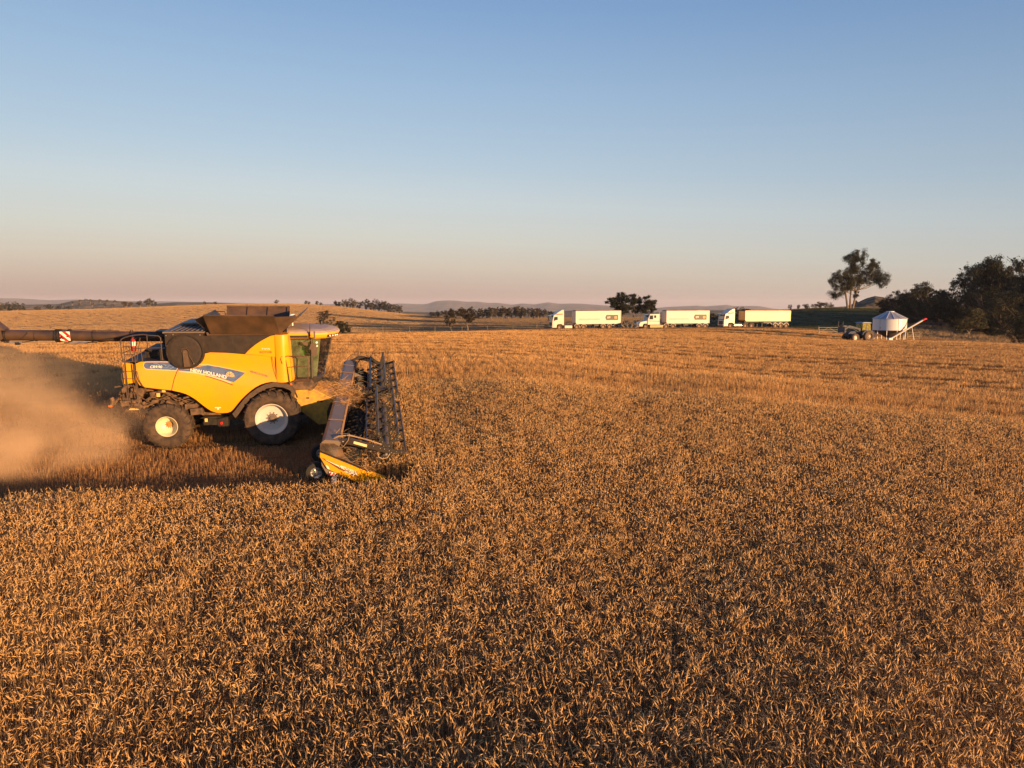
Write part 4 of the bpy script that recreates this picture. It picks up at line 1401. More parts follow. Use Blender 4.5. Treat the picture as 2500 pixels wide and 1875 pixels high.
b.tube([(-7.7, AY - .15, 2.80), (-7.1, AY - .15, 2.80)], .028, 8)
b.tube([(-9.7, AY - .12, 2.84), (-9.3, AY - .12, 2.84)], .02, 8)
b.build('hydraulic_ram', M_STEEL, au, split=True)
b = hb()
b.prism([(-10.55, 3.30), (-10.5, 3.62), (-10.3, 3.66), (-10.1, 3.60), (-9.78, 3.29)], AY - .2, AY + .2)
b.prism([(-10.5, 3.3), (-9.9, 3.3), (-9.85, 3.0), (-10.0, 2.88), (-10.6, 3.0)], AY - .26, AY - .2)
b.build('spout', M_TANK, au)
b = hb()
sx, sz, sw = -7.80, 3.07, .17
b.box((sx, AY - .235, sz), (2 * sw, .012, 2 * sw))
b.mi = 1
def clipband(c0, c1):
    """part of the plate where c0 < x + z < c1"""
    out = []
    P = [(-sw, -sw), (sw, -sw), (sw, sw), (-sw, sw)]
    def clip(P, f):
        o = []
        for i in range(len(P)):
            a, b_ = P[i], P[(i + 1) % len(P)]
            fa, fb = f(a), f(b_)
            if fa >= 0: o.append(a)
            if fa * fb < 0:
                t = fa / (fa - fb)
                o.append((a[0] + (b_[0] - a[0]) * t, a[1] + (b_[1] - a[1]) * t))
        return o
    P = clip(P, lambda p: p[0] + p[1] - c0)
    P = clip(P, lambda p: c1 - p[0] - p[1]) if P else P
    return P
for c0 in (-.42, -.17, .08):
    P = clipband(c0, c0 + .125)
    if len(P) > 2: b.add([(sx + x, AY - .2425, sz + z) for x, z in P], [tuple(range(len(P)))])
b.build('warning_plate', [M_CREAM, M_RED], au)
# ---- feeder house
b = hb()
b.prism([(.40, 1.42), (.62, 1.50), (.87, 1.58), (1.2, 1.42), (1.89, 1.05), (1.92, .55), (1.62, .15), (1.30, .10), (.78, .56), (.3, .9)], -.82, .82)
fh = b.build('feeder_house', M_YEL2, HV, bevel=.015)
b = hb()
for x_, z_ in ((.95, 1.12), (1.42, .98)): b.box((x_, -.828, z_), (.10, .012, .05))
b.prism([(1.60, .14), (1.92, .5), (1.92, .92), (1.75, .95), (1.6, .6)], -.835, -.82)
b.bar((.60, -.83, 1.15), (.50, -.83, 1.45), .05, .03)
b.build('latch_slot', M_DRK, fh, split=True)
b = hb()
b.tube([(.35, -.6, 1.5), (.6, -.75, 1.62), (.9, -.5, 1.58), (1.1, -.2, 1.5)], .03, 6)
b.prism([(.44, 1.46), (.60, 1.58), (.68, 1.54), (.62, 1.42)], -.95, -.7)
b.build('feeder_linkage', M_YEL2, HV)
# ---- header
HDR = HV
def hz(y): return .013 * (y + 6)
def hx(y): return .011 * (y + 6)
def hpt(x, y, z): return (x + hx(y), y, z + hz(y))
b = hb()
sect = [(1.76, .72), (1.82, 1.02), (1.92, 1.09), (2.28, 1.05), (2.36, .98), (2.22, .60), (2.26, .20), (2.60, -.05), (3.15, -.18), (3.15, -.22), (2.5, -.14), (1.95, .0), (1.80, .3)]
ys_ = [-6.1, -5.0, -3.6, -2.2, -.9, 0, .9, 2.2, 3.6, 5.0, 6.1]
vs = [hpt(x, y, z) for y in ys_ for x, z in sect]
ns = len(sect)
fs = [(i * ns + k, i * ns + (k + 1) % ns, (i + 1) * ns + (k + 1) % ns, (i + 1) * ns + k) for i in range(len(ys_) - 1) for k in range(ns)]
fs += [tuple(range(ns)), tuple((len(ys_) - 1) * ns + k for k in range(ns - 1, -1, -1))]
b.add(vs, fs)
b.build('header_frame', M_GREY, HDR)
b = hb()
for y in np.arange(-5.9, 6.0, .155):
    p_ = hpt(2.33, y, 1.03)
    b.box(p_, (.07, .05, .05), Matrix.Rotation(.6, 3, 'Z'))
for y in (-3.9, -1.6, 1.9, 3.4, 4.9): b.bar(hpt(1.80, y, .9), hpt(1.90, y, 1.10), .05), b.bar(hpt(1.90, y, 1.103), hpt(2.32, y, 1.06), .04, .02)
b.build('beam_clip', mat('clip_rust', (.22, .12, .06), .6, scale=10), HDR)  # clips and straps along the header beam
for (ya, yb) in ((-5.6, -1.0), (1.0, 5.6)):
    b = hb()
    b.tube([hpt(2.62, y, .42) for y in np.linspace(ya, yb, 12)], .19, 14)
    turns = (yb - ya) / .36
    sgn = 1 if ya < 0 else -1
    N_ = int(turns * 16)
    vs, fs = [], []
    for i in range(N_ + 1):
        y = ya + (yb - ya) * i / N_
        a = sgn * 2 * math.pi * turns * i / N_
        cx_, cy_, cz_ = hpt(2.62, y, .42)
        vs += [(cx_ + .18 * math.cos(a), y, cz_ + .18 * math.sin(a)), (cx_ + .32 * math.cos(a), y, cz_ + .32 * math.sin(a))]
    fs = [(2 * i, 2 * i + 1, 2 * i + 3, 2 * i + 2) for i in range(N_)]
    b.add(vs, fs)
    b.build('feed_auger', mat('auger_dark', (.022, .024, .028), .5, metal=.4, scale=8), HDR, smooth=True)
b = hb()
for y in np.arange(-6.0, 6.05, .16):
    b.prism([(3.12 + hx(y), -.16 + hz(y)), (3.30 + hx(y), -.20 + hz(y)), (3.12 + hx(y), -.23 + hz(y))], y - .02, y + .02)
b.bar(hpt(3.12, -6.05, -.19), hpt(3.12, 6.05, -.19), .05, .03)
b.build('cutter_bar', M_REEL, HDR)
# end panels with crop dividers
def end_panel(Y, out):
    s = -1 if out < 0 else 1
    b = hb()
    zo = hz(Y)
    xo = hx(Y)
    def q(P): return [(x + xo, z + zo) for x, z in P]
    b.prism(q([(1.77, .745), (1.755, .60), (1.95, .22), (2.40, -.02), (2.87, -.27), (3.10, -.28), (3.22, -.22), (3.24, .03), (2.48, .41)]), Y, Y + s * .07)
    b.prism(q([(3.16, .08), (3.24, .06), (3.66, -.13), (3.66, -.17), (3.22, -.22), (3.10, -.20)]), Y - s * .06, Y + s * .05)
    ep = b.build('end_panel', M_YEL, HDR, bevel=.012)
    b = hb()
    b.prism(q([(1.78, .99), (1.765, .76), (2.5, .43), (3.2, .07), (3.16, .10), (2.62, .40), (2.46, .60), (2.36, .85), (2.17, .97)]), Y - s * .04, Y)
    b.build('end_plate', M_MUD, HDR)
    b = hb()
    b.bar((1.77 + xo, Y + s * .03, .755 + zo), (3.20 + xo, Y + s * .03, .065 + zo), .10, .03)
    b.build('edge_trim', M_DRK, ep)
    b = hb()
    yy = Y + s * .074
    b.add([(x + xo, yy, z + zo) for x, z in ((1.80, .58), (1.88, .545), (2.28, .32), (2.83, -.02), (2.86, -.10), (2.3, .19), (1.88, .50))], [tuple(range(7))])
    b.build('dark_flash', M_SEAM, ep)
    b = hb()
    b.add([(x + xo, yy + s * .002, z + zo) for x, z in ((1.90, .52), (1.92, .50), (2.30, .27), (2.31, .30))], [(0, 1, 2, 3)])
    b.add([(x + xo, yy + s * .002, z + zo) for x, z in ((1.92, .35), (1.99, .30), (2.03, .20), (1.96, .24))], [(0, 1, 2, 3)])
    b.build('flash_highlight', M_CREAM if s < 0 else M_SEAM, ep)
    return ep, yy
ep, yy = end_panel(-6.1, -1)
end_panel(6.1, 1)
c_, s_ = math.cos(R(-26.5)), math.sin(R(-26.5))
lettering('lettering', 'MIDWEST', lambda u, v, w: Vector((2.30 + u * c_ - v * s_, yy - .006 - w, .255 + u * s_ + v * c_ + .36)), .115, ep, M_CREAM, bold=.03, shear=.2, sx=.92)
lettering('lettering', 'DURUS', lambda u, v, w: Vector((2.44 + u * c_ - v * s_, yy - .006 - w, .115 + u * s_ + v * c_ + .36)), .065, ep, M_CREAM, bold=.03, shear=.2)
b = hb()
mp = [(0, .08), (.03, .03), (.09, .05), (.07, 0), (.10, -.03), (.04, -.05), (0, -.10), (-.02, -.05), (-.09, -.05), (-.06, .0), (-.09, .05), (-.03, .03)]
b.add([(2.735 + u * c_ - v * s_, yy - .008, .055 + u * s_ + v * c_) for u, v in mp], [tuple(range(len(mp)))])
b.build('leaf_emblem', M_CREAM, ep)
b = hb()
b.box((2.12, -6.12, .03), (.26, .015, .11), Matrix.Rotation(R(14), 3, 'Y'))
b.box((2.14, -6.0, -.14), (.14, .14, .3))
cn = b.build('marker_board', M_CREAM, HDR)
b = hb()
for k in (-.09, .0, .09): b.box((2.12 + k, -6.13, .03 - k * .2), (.045, .012, .105), Matrix.Rotation(R(40), 3, 'Y'))
b.build('red_stripe', M_RED, cn)
def hwheel(c, name='header_wheel'):
    e = bpy.data.objects.new(name, None)
    COL.objects.link(e)
    e.parent = HDR
    e.location = Vector(c) + ZS
    b = MB()
    b.lathe([(.17, -.09), (.24, -.11), (.30, -.10), (.325, -.06), (.33, 0), (.325, .06), (.30, .10), (.24, .11), (.17, .09)], (0, 0, 0), 32)
    b.build('tyre', mat('small_tyre', (.02, .018, .016), .8, scale=12), e, smooth=True)
    b = MB()
    b.lathe([(.175, -.085), (.165, -.09), (.155, -.06), (.10, -.04), (.05, -.05), (.04, -.07), (.001, -.07)], (0, 0, 0), 24)
    for k in range(6):
        a = k * math.pi / 3
        b.bar((.05 * math.cos(a), -.055, .05 * math.sin(a)), (.155 * math.cos(a), -.07, .155 * math.sin(a)), .03, .02)
    b.build('rim', M_STEEL, e, smooth=True)
    return e
hwheel((1.60, -5.70, -.03))
hwheel((1.62, -3.9, .0))
hwheel((1.68, 3.8, .0))
hwheel((1.70, 5.4, .0))
b = hb()
for y in (-5.7, -3.9, 3.8, 5.4): b.bar((1.62, y + .15, -.02), (1.95, y + .15, .35), .07)
b.build('wheel_bracket', M_DRK, HDR, split=True)
# reel: two halves on one axis
def axis(y): return Vector((3.68 - .010 * (y + 6), y, .60 + .034 * (y + 6)))
RA = .60
def reel_half(ya, yb, ph, off):
    e = bpy.data.objects.new('reel', None)
    COL.objects.link(e)
    e.parent = HDR
    b = hb()
    b.tube([axis(ya), axis(yb)], .105, 16)
    b.build('reel_tube', M_REEL, e, smooth=True)
    discs = np.linspace(ya + .05, yb - .05, 6)
    for k in range(6):
        a = R(ph + 60 * k)
        dv = Vector((math.cos(a), 0, math.sin(a)))
        b = hb()
        b.tube([axis(ya - off) + dv * RA, axis(yb) + dv * RA], .028, 8)
        b.build('bat_tube', M_REEL, e, smooth=True)
        b = hb()
        for y in np.arange(ya + .08, yb - .03, .15):
            A = axis(y) + dv * RA
            b.bar(A, A + Vector((-.07, 0, -.22)), .015)
        b.build('reel_tine', M_DRK, e)  # tines hanging from the bat tube
    for j, y in enumerate(discs):
        A = axis(y)
        b = hb()
        for k in range(6):
            a = R(ph + 60 * k)
            dv = Vector((math.cos(a), 0, math.sin(a)))
            side = Vector((-math.sin(a), 0, math.cos(a)))
            t = Vector((0, .012, 0))
            if j in (0, 5):
                P = [A + side * .07, A - side * .07, A - side * .045 + dv * (RA + .05), A + side * .045 + dv * (RA + .05)]
                b.add([p + t for p in P] + [p - t for p in P], [(0, 1, 2, 3), (7, 6, 5, 4), (0, 4, 5, 1), (1, 5, 6, 2), (2, 6, 7, 3), (3, 7, 4, 0)])
            else:
                for q_ in (-1, 1): b.bar(A + side * .10 * q_, A + dv * RA, .038)
                b.bar(A + dv * (RA - .13) - side * .08, A + dv * (RA + .02) + side * .03, .045)
        b.lathe([(.001, -.02), (.2, -.02), (.2, .02), (.001, .02)] if j in (0, 5) else [(.155, -.015), (.185, -.015), (.185, .015), (.155, .015), (.155, -.015)], A, 20)
        b.build('reel_spider', M_DRK, e)
    b = hb()
    for y in (discs[0] - .025,):
        A = axis(y)
        for t in np.linspace(0, 6.283, 7)[:-1]: b.lathe([(.001, -.012), (.014, -.01), (.014, 0)], A + Vector((math.cos(t) * .16, 0, math.sin(t) * .16)), 8)
        for k in range(6):
            a = R(ph + 60 * k)
            for rr in (.3, .45, .56): b.lathe([(.001, -.012), (.011, -.01), (.011, 0)], A + Vector((math.cos(a), 0, math.sin(a))) * rr, 8)
    b.build('bolt', M_STEEL, e)
    return e
reel_half(-5.85, -.10, -8, 0.0)
reel_half(.12, 5.85, 18, 0.0)
def reel_side(Y, near=True):
    A = axis(Y)
    b = hb()
    o = hz(Y) * .6 if not near else 0
    P = [(1.80, .93), (1.90, .90), (2.17, .96), (2.42, .93), (2.71, .86), (3.10, .76), (3.44, .66), (3.86, .52), (3.88, .68), (3.53, .79), (3.12, .92), (2.65, 1.09), (2.43, 1.07), (2.14, 1.02), (1.85, .99)]
    if not near: P = [(x + .08, z + .20 + (.12 if 2.2 < x < 3.2 else 0) + (x - 2) * .06) for x, z in P]
    b.prism(P, Y - .05, Y + .05)
    b.bar((2.78, Y, .75 + o), (2.45, Y, .40 + o), .06)
    return b.build('reel_support_arm', mat('arm_brown', (.035, .025, .019), .45, scale=6) if near else M_DRK, HDR, bevel=.008)
ra = reel_side(-5.98)
reel_side(5.98, False)
b = hb()
b.quad((2.74, -6.036, 1.00), (3.12, -6.036, .875), (3.105, -6.036, .80), (2.725, -6.036, .925), .004)
b.build('pale_label', mat('label_cream', (.80, .62, .34), .5), ra)
b = hb()
b.lathe([(.001, -.04), (.04, -.035), (.045, 0)], (3.67, -6.05, .56), 12)
b.lathe([(.001, -.02), (.018, -.015), (.02, 0)], (2.42, -6.03, 1.0), 10)
for x_, z_ in ((3.3, .82), (3.62, .72), (3.76, .66), (3.82, .6), (3.5, .74), (3.2, .66)): b.lathe([(.001, -.015), (.014, -.012), (.014, 0)], (x_, -6.03, z_), 8)
b.build('bolt', M_STEEL, ra)
b = hb()
b.tube([(2.15, -5.9, 1.06), (2.3, -5.9, 1.13), (2.6, -5.9, 1.15), (3.1, -5.9, 1.0), (3.55, -5.95, .84)], .022, 6)
b.tube([(3.42, -6.06, .62), (3.45, -6.1, .50), (3.56, -6.1, .44), (3.70, -6.1, .47), (3.78, -6.06, .58)], .018, 6)
b.tube([(2.62, -6.0, 1.22), (2.58, -6.08, 1.05), (2.45, -6.1, .88), (2.36, -6.05, .80), (2.30, -6.0, .86)], .010, 5)
b.build('hydraulic_hose', mat('hose_tan', (.35, .24, .13), .5), HDR, smooth=True, split=True)
b = hb()
b.tube([(2.1, 5.9, 1.35), (2.25, 5.9, 1.50), (2.5, 5.9, 1.52), (2.7, 5.9, 1.42)], .012, 5)
b.tube([(2.3, 5.9, 1.30), (2.38, 5.85, 1.12), (2.32, 5.8, 1.0), (2.2, 5.8, 1.04)], .012, 5)
b.bar((2.65, 5.95, 1.30), (2.45, 5.95, 1.0), .04)
b.build('hydraulic_hose', M_DRK, HDR, split=True)
# centre reel arm
b = hb()
b.prism([(2.2, 1.18), (2.65, 1.30), (3.1, 1.16), (3.55, .98), (3.6, .84), (3.1, .98), (2.65, 1.10), (2.3, 1.04)], -.05, .05)
b.prism([(3.45, .6), (3.3, .9), (3.5, 1.2), (3.8, 1.25), (3.95, 1.0), (3.85, .7)], -.08, .08)
b.build('reel_support_arm', M_DRK, HDR, bevel=.01)
# far-end ribbed guard
b = hb()
b.prism([(2.42, 1.02), (2.44, .76), (2.75, .50), (2.95, .42), (3.25, .46), (3.32, .62), (3.0, .74), (2.7, .86)], 4.3, 4.4)
for k in range(7): b.bar((2.72 + k * .085, 4.29, .52 + .005 * k), (2.74 + k * .085, 4.29, .80 - .02 * k), .03)
b.build('crop_guard', mat('guard_grey', (.13, .11, .09), .5, scale=8, col2=(.22, .14, .08), amt=.6), HDR)

# ---------------------------------------------------------------- things on and round the machine
def world_of(x, y, z): return CG + MC @ Vector((x, y, z + .36))
fe = bpy.data.objects.new('fire_extinguisher', None)
COL.objects.link(fe)
fe.matrix_world = Matrix.Translation(world_of(-4.53, -1.40, 3.00)) @ MC.to_4x4() @ Matrix.Scale(.9, 4)
tag(fe, 'red fire extinguisher with a white label clamped upright to the rear railing of the harvester', 'fire extinguisher')
b = MB()
b.lathe([(.001, 0), (.085, .005), (.09, .03), (.09, .38), (.07, .43), (.03, .46), (.03, .48), (.001, .48)], (0, 0, 0), 20, 'z')
b.build('cylinder', M_RED, fe, smooth=True)
b = MB()
b.lathe([(.025, .48), (.025, .54), (.001, .54)], (0, 0, 0), 10, 'z')
b.bar((-.08, 0, .55), (.08, 0, .57), .03)
b.tube([(.03, -.02, .52), (.13, -.02, .45), (.12, -.02, .2)], .012, 6)
b.build('valve', M_DRK, fe)
b = MB()
b.lathe([(.092, .20), (.092, .36)], (0, 0, 0), 20, 'z')
b.build('paper_label', M_CREAM, fe)
# driver
def skin_body(name, pts, edges, m, parent, sub=2):
    me = bpy.data.meshes.new(name)
    me.from_pydata([p[:3] for p in pts], edges, [])
    o = bpy.data.objects.new(name, me)
    COL.objects.link(o)
    o.parent = parent
    md = o.modifiers.new('skin', 'SKIN')
    for i, p in enumerate(pts):
        me.skin_vertices[0].data[i].radius = (p[3], p[4] if len(p) > 4 else p[3])
    me.skin_vertices[0].data[0].use_root = True
    md.use_smooth_shade = True
    s_ = o.modifiers.new('sub', 'SUBSURF')
    s_.levels = s_.render_levels = sub
    me.materials.append(m)
    return o
dr = bpy.data.objects.new('person', None)
COL.objects.link(dr)
dr.matrix_world = Matrix.Translation(world_of(.74, -.05, 2.30)) @ MC.to_4x4()
tag(dr, 'driver in a green shirt sitting in the harvester cab, hands on the wheel', 'person')
M_SKIN = mat('skin', (.42, .22, .14), .5)
M_SHIRT = mat('green_shirt', (.04, .30, .03), .8)
M_JEAN = mat('work_trousers', (.06, .07, .11), .9)
BP = [(0, 0, .06, .16, .12), (-.05, 0, .28, .14, .11), (-.07, 0, .46, .17, .12), (-.06, 0, .58, .06), (-.03, 0, .68, .075), (-.02, 0, .78, .10), (-.02, 0, .86, .07)]
E_ = [(0, 1), (1, 2), (2, 3), (3, 4), (4, 5), (5, 6)]
def limb(pts, start):
    global BP, E_
    k = start
    for p in pts:
        BP.append(p)
        E_.append((k, len(BP) - 1))
        k = len(BP) - 1
for s in (-1, 1):
    limb([(-.06, s * .20, .50, .06), (.06, s * .26, .26, .045), (.30, s * .20, .24, .035), (.38, s * .17, .25, .04)], 2)
    limb([(.06, s * .10, .04, .09), (.44, s * .14, .06, .065), (.50, s * .14, -.34, .05), (.60, s * .14, -.38, .045)], 0)
skin_body('body', BP, E_, M_SKIN, dr)
def inflate(idx, m, name, k=1.12):
    pts = [list(BP[i]) for i in idx]
    for p in pts:
        for j in range(3, len(p)): p[j] *= k
    mp_ = {i: n for n, i in enumerate(idx)}
    skin_body(name, pts, [(mp_[a], mp_[c]) for a, c in E_ if a in mp_ and c in mp_], m, dr)
inflate([0, 1, 2, 7, 8, 15 - 4, 12], M_SHIRT, 'shirt') if False else inflate([0, 1, 2, 7, 8, 15, 16], M_SHIRT, 'shirt')
inflate([0, 11, 12, 13, 19, 20, 21], M_JEAN, 'trousers', 1.15)
b = MB()
b.lathe([(.001, .10), (.07, .09), (.105, .03), (.11, -.01), (.105, -.03)], (-.03, 0, .82), 16, 'z')
b.prism([(.05, .80), (.17, .79), (.17, .80), (.05, .82)], -.06, .06)
b.build('cap', mat('cap_cloth', (.10, .09, .08), .9), dr, smooth=True)
for s in (-1, 1):
    for f in range(4):
        skin_body('finger', [(.40, s * .17 + (f - 1.5) * .018, .26, .010), (.45, s * .17 + (f - 1.5) * .018, .25, .009), (.46, s * .17 + (f - 1.5) * .018, .215, .008)], [(0, 1), (1, 2)], M_SKIN, dr, 1)

def straw_heap(name, blobs, n, label, lens=(.12, .45), seed=1, flat=.35):
    """heaps of loose straw: each blob (x, y, z, rx, ry, rz) in the machine's space"""
    gr = Grower(seed)
    r = gr.r
    for (x, y, z, rx, ry, rz) in blobs:
        k = int(n * rx * ry * 3)
        for i in range(k):
            u = r.normal(0, .5, 3)
            p = Vector((x + u[0] * rx, y + u[1] * ry, z + .36 + abs(u[2]) * rz))
            a = r.normal(0, .9)
            d = Vector((math.cos(a), math.sin(a), r.normal(0, flat))).normalized()
            l_ = r.uniform(*lens)
            sd_ = Vector((-d.y, d.x, r.normal(0, .6))).normalized()
            sag = Vector((0, 0, -.1 * l_))
            gr.face_strip([p - d * l_ / 2, p, p + d * l_ / 2 + sag], [.004, .005, .002], sd_, 0, r.uniform(.05, .8))
    o = bpy.data.objects.new(name, gr.mesh(name, [M_STUB]))
    COL.objects.link(o)
    o.matrix_world = Matrix.Translation(CG) @ MC.to_4x4()
    return tag(o, label, 'straw', kind='stuff')
straw_heap('loose_straw', [(2.05, .2, 1.10, .35, 1.4, .25), (2.5, -.3, .95, .45, 1.0, .40), (1.3, .0, 1.33, .7, .75, .14), (1.0, -.3, 1.50, .4, .4, .05), (2.2, -5.5, .85, .22, .5, .22), (2.45, -5.1, .45, .4, .8, .30), (2.3, -1.6, 1.05, .25, .5, .12),
                            (1.95, -5.98, .62, .18, .06, .14), (2.75, -2.5, .0, .5, 3.2, .35), (2.8, 2.8, .05, .5, 3.0, .35), (3.2, -3, .05, .3, 3.0, .3), (3.65, -.6, .75, .25, .4, .35)], 520,
           'tangle of loose cut straw heaped over the feeder and the middle of the header', seed=11)

# ---------------------------------------------------------------- trees
def leaf_mat(name, c1, c2, c3):
    m = straw_mat(name, [c1, c2, c3], .6, .22)
    return m
M_LEAF = leaf_mat('gum_leaf', (.016, .019, .009), (.033, .034, .015), (.065, .056, .025))
M_LEAFB = leaf_mat('dry_leaf', (.028, .023, .012), (.055, .042, .021), (.10, .072, .035))
M_LEAFD = leaf_mat('dark_leaf', (.010, .013, .007), (.020, .023, .011), (.042, .040, .018))
M_BARK = mat('gum_bark', (.20, .155, .11), .85, scale=3, col2=(.09, .065, .045), amt=.9, bump=.3, bscale=12)
def crown_mesh(name, blobs, n, ls, seed, m, droop=.25, tight=1.0):
    gr = Grower(seed)
    r = gr.r
    tot = sum(b_[3] * b_[4] for b_ in blobs)
    V, Fc, C = [], [], []
    for (x, y, z, rx, rz) in blobs:
        k = max(20, int(n * rx * rz / tot))
        nc = max(5, int(7 + rx * rz * .9 / max(.2, ls)))
        nc = min(nc, int(46 / tight ** 1.5))
        cl = []
        for i in range(nc):
            u = r.normal(0, 1, 3)
            u /= np.linalg.norm(u)
            q = r.uniform(.45, 1.0) ** .6
            cl.append((x + u[0] * rx * q, y + u[1] * rx * .85 * q, z + u[2] * rz * q, r.uniform(.16, .34) * min(rx, rz * 1.3) + ls * .3, r.uniform(0, .55)))
        for i in range(k):
            c = cl[r.integers(nc)]
            p = Vector((c[0], c[1], c[2])) + Vector(r.normal(0, .5, 3) * np.array((1.25, 1.25, .75))) * c[3] * tight
            p.z -= abs(r.normal(0, droop)) * c[3]
            a = Vector(r.normal(0, 1, 3)).normalized()
            b_ = a.orthogonal().normalized()
            s_ = ls * r.uniform(.5, 1.2)
            n0 = len(V)
            V += [tuple(p - a * s_ * .5), tuple(p + b_ * s_ * .28), tuple(p + a * s_ * .6 - Vector((0, 0, s_ * .3))), tuple(p - b_ * s_ * .25)]
            Fc.append((n0, n0 + 1, n0 + 2, n0 + 3))
            C += [min(.64, max(0, c[4] + r.normal(0, .08)))] * 4
    gr.v, gr.f, gr.c, gr.m = V, Fc, C, [0] * len(Fc)
    return gr.mesh(name, [m])
def trunk_mesh(name, blobs, base, fork, r0, seed, m, lean=0.0, stems=1):
    r = np.random.default_rng(seed)
    b = MB()
    for s_ in range(stems):
        bx = base + (s_ - (stems - 1) / 2) * r0 * 2.2
        f = Vector((bx * .6 + lean + (s_ - (stems - 1) / 2) * r0 * 4, 0, fork))
        b.tube([(bx, 0, -.4), (bx, 0, 0), (bx + (f.x - bx) * .45 + r.normal(0, .05), r.normal(0, .08), fork * .5), f], [r0 * 1.25, r0, r0 * .85, r0 * .7], 8)
        for i, (x, y, z, rx, rz) in enumerate(blobs):
            if i % stems != s_: continue
            t = Vector((x, y, z - rz * .1))
            md_ = f.lerp(t, .5) + Vector((r.normal(0, .1), r.normal(0, .1), -abs(t.x - f.x) * .10)) * 1
            rr = r0 * .5 * min(1, .45 + rx * .2)
            b.tube([f - Vector((0, 0, r0)), md_, t], [rr, rr * .7, rr * .3], 6)
            for j in range(4):
                u = r.normal(0, 1, 3)
                u /= np.linalg.norm(u)
                e = t + Vector((u[0] * rx * .8, u[1] * rx * .7, abs(u[2]) * rz * .6))
                b.tube([md_.lerp(t, .4 + .15 * j), md_.lerp(e, .6), e], [rr * .4, rr * .28, rr * .1], 5)
    return b.mesh(name, m, smooth=True)
def make_tree(name, loc, crown, trunk, label, cat='tree', group=None, rz=0.0, sc_=1.0):
    e = empty(name, loc, rz)
    e.scale = (sc_, sc_, sc_) if not isinstance(sc_, tuple) else sc_
    for nm, me in (('crown', crown), ('trunk', trunk)):
        if me is None: continue
        o = bpy.data.objects.new(nm, me)
        COL.objects.link(o)
        o.parent = e
    return tag(e, label, cat, group)
def px2(px, d): return (px - 1250) / 1735.0 * d
def base_for(px, d): 
    return Vector((px2(px, d), d, H(px2(px, d), d)))
def tree_by_px(name, px, d, ytop, blobs_fn, label, **k):
    """a tree standing on the ground at distance d, tall enough to reach its height in the photo"""
    loc = base_for(px, d)
    return loc, zy(ytop, d) - loc.z

ORD = ['first', 'second', 'third', 'fourth', 'fifth', 'sixth', 'seventh', 'eighth', 'ninth', 'tenth'] + ['%dth' % k if k not in (21, 22, 23) else {21: '21st', 22: '22nd', 23: '23rd'}[k] for k in range(11, 40)]
# the tall lopsided gum on the rise
d = 250
u = d / 1735.0      # metres per photo pixel there
loc = base_for(2071, d)
def bl(cx, cy, rx, ry, px0=2071, y=0.0):
    """crop-region blob to local metres"""
    X = 1980 + cx / 4.254
    Y = 580 + cy / 4.254
    return ((X - px0) * u, y, zy(Y, d) - loc.z, rx / 4.254 * u, ry / 4.254 * u * 1.35)
B1 = [bl(450, 170, 75, 45), bl(385, 215, 75, 50, y=.5), bl(430, 270, 70, 55, y=-.6), bl(380, 320, 55, 35), bl(400, 390, 95, 70, y=.6), bl(250, 400, 85, 45, y=-.5), bl(240, 540, 75, 55), bl(205, 440, 50, 30), bl(350, 460, 80, 60), bl(450, 440, 70, 55, y=.8),
      bl(600, 330, 75, 60, y=-.5), bl(690, 400, 85, 50), bl(560, 400, 75, 60, y=.8), bl(690, 455, 60, 40), bl(620, 270, 55, 50, y=.4), bl(450, 600, 28, 55, y=.4), bl(330, 510, 40, 35)]
make_tree('gum_tree', loc, crown_mesh('crown', B1, 40000, .40, 21, M_LEAF, tight=.95, droop=.9), trunk_mesh('trunk', B1, 0, 6.5, .40, 22, M_BARK, stems=3), 'tall lopsided gum tree with a leaning top, alone on the rise above the field bin', group=None)
# tree behind the first truck
d = 205
u = d / 1735.0
loc = base_for(1536, d)
def bl5(cx, cy, rx, ry, y=0.0):
    return ((1300 + cx / 6.32 - 1536) * u, y, zy(700 + cy / 6.32, d) - loc.z, rx / 6.32 * u * 1.1, ry / 6.32 * u * 1.5)
B2 = [bl5(1350, 150, 70, 45), bl5(1210, 220, 75, 55), bl5(1330, 240, 90, 70, .5), bl5(1480, 180, 90, 55, -.5), bl5(1440, 290, 110, 70), bl5(1590, 170, 60, 45), bl5(1580, 290, 90, 70, .6), bl5(1740, 230, 110, 60), bl5(1830, 260, 60, 55, -.4), bl5(1700, 340, 90, 45), bl5(1850, 350, 65, 30), bl5(1270, 320, 80, 50), bl5(1400, 370, 70, 35, -.6)]
make_tree('gum_tree', loc, crown_mesh('crown', B2, 26000, .34, 31, M_LEAFD, tight=1.05), trunk_mesh('trunk', B2, 0, 1.5, .30, 32, M_BARK, stems=4), 'broad spreading gum tree with many stems between the first and second truck')
# generic crowns, four shapes shared by the farther trees
def shape(seed, wide, n, m, ls, fork=.35, r0=.05, low=.30, nb=12, stems=None, bs=1.0):
    """a crown one metre high; wide is its breadth, low the height where the foliage begins"""
    r = np.random.default_rng(seed)
    B = []
    for i in range(nb):
        a = r.uniform(0, 6.28)
        q = r.uniform(0, 1) ** .5
        t = (i + .5) / nb
        z = low + (.86 - low) * t
        w_ = wide * .42 * math.sin(math.pi * (.22 + .66 * t)) ** .8
        B.append((math.cos(a) * w_ * q, math.sin(a) * w_ * q, z, bs * r.uniform(.15, .23) * wide + .02, bs * r.uniform(.09, .15)))
    return crown_mesh('crown', B, n, ls, seed, m), trunk_mesh('trunk', B, 0, fork, r0, seed + 1, M_BARK, stems=stems or (2 if wide > .8 else 1))
SH = [shape(41, .8, 1500, M_LEAFB, .07), shape(43, 1.0, 1500, M_LEAF, .07), shape(45, .7, 1500, M_LEAFB, .07), shape(47, 1.2, 1600, M_LEAF, .065, .25, low=.25), shape(49, .9, 1500, M_LEAFD, .07)]
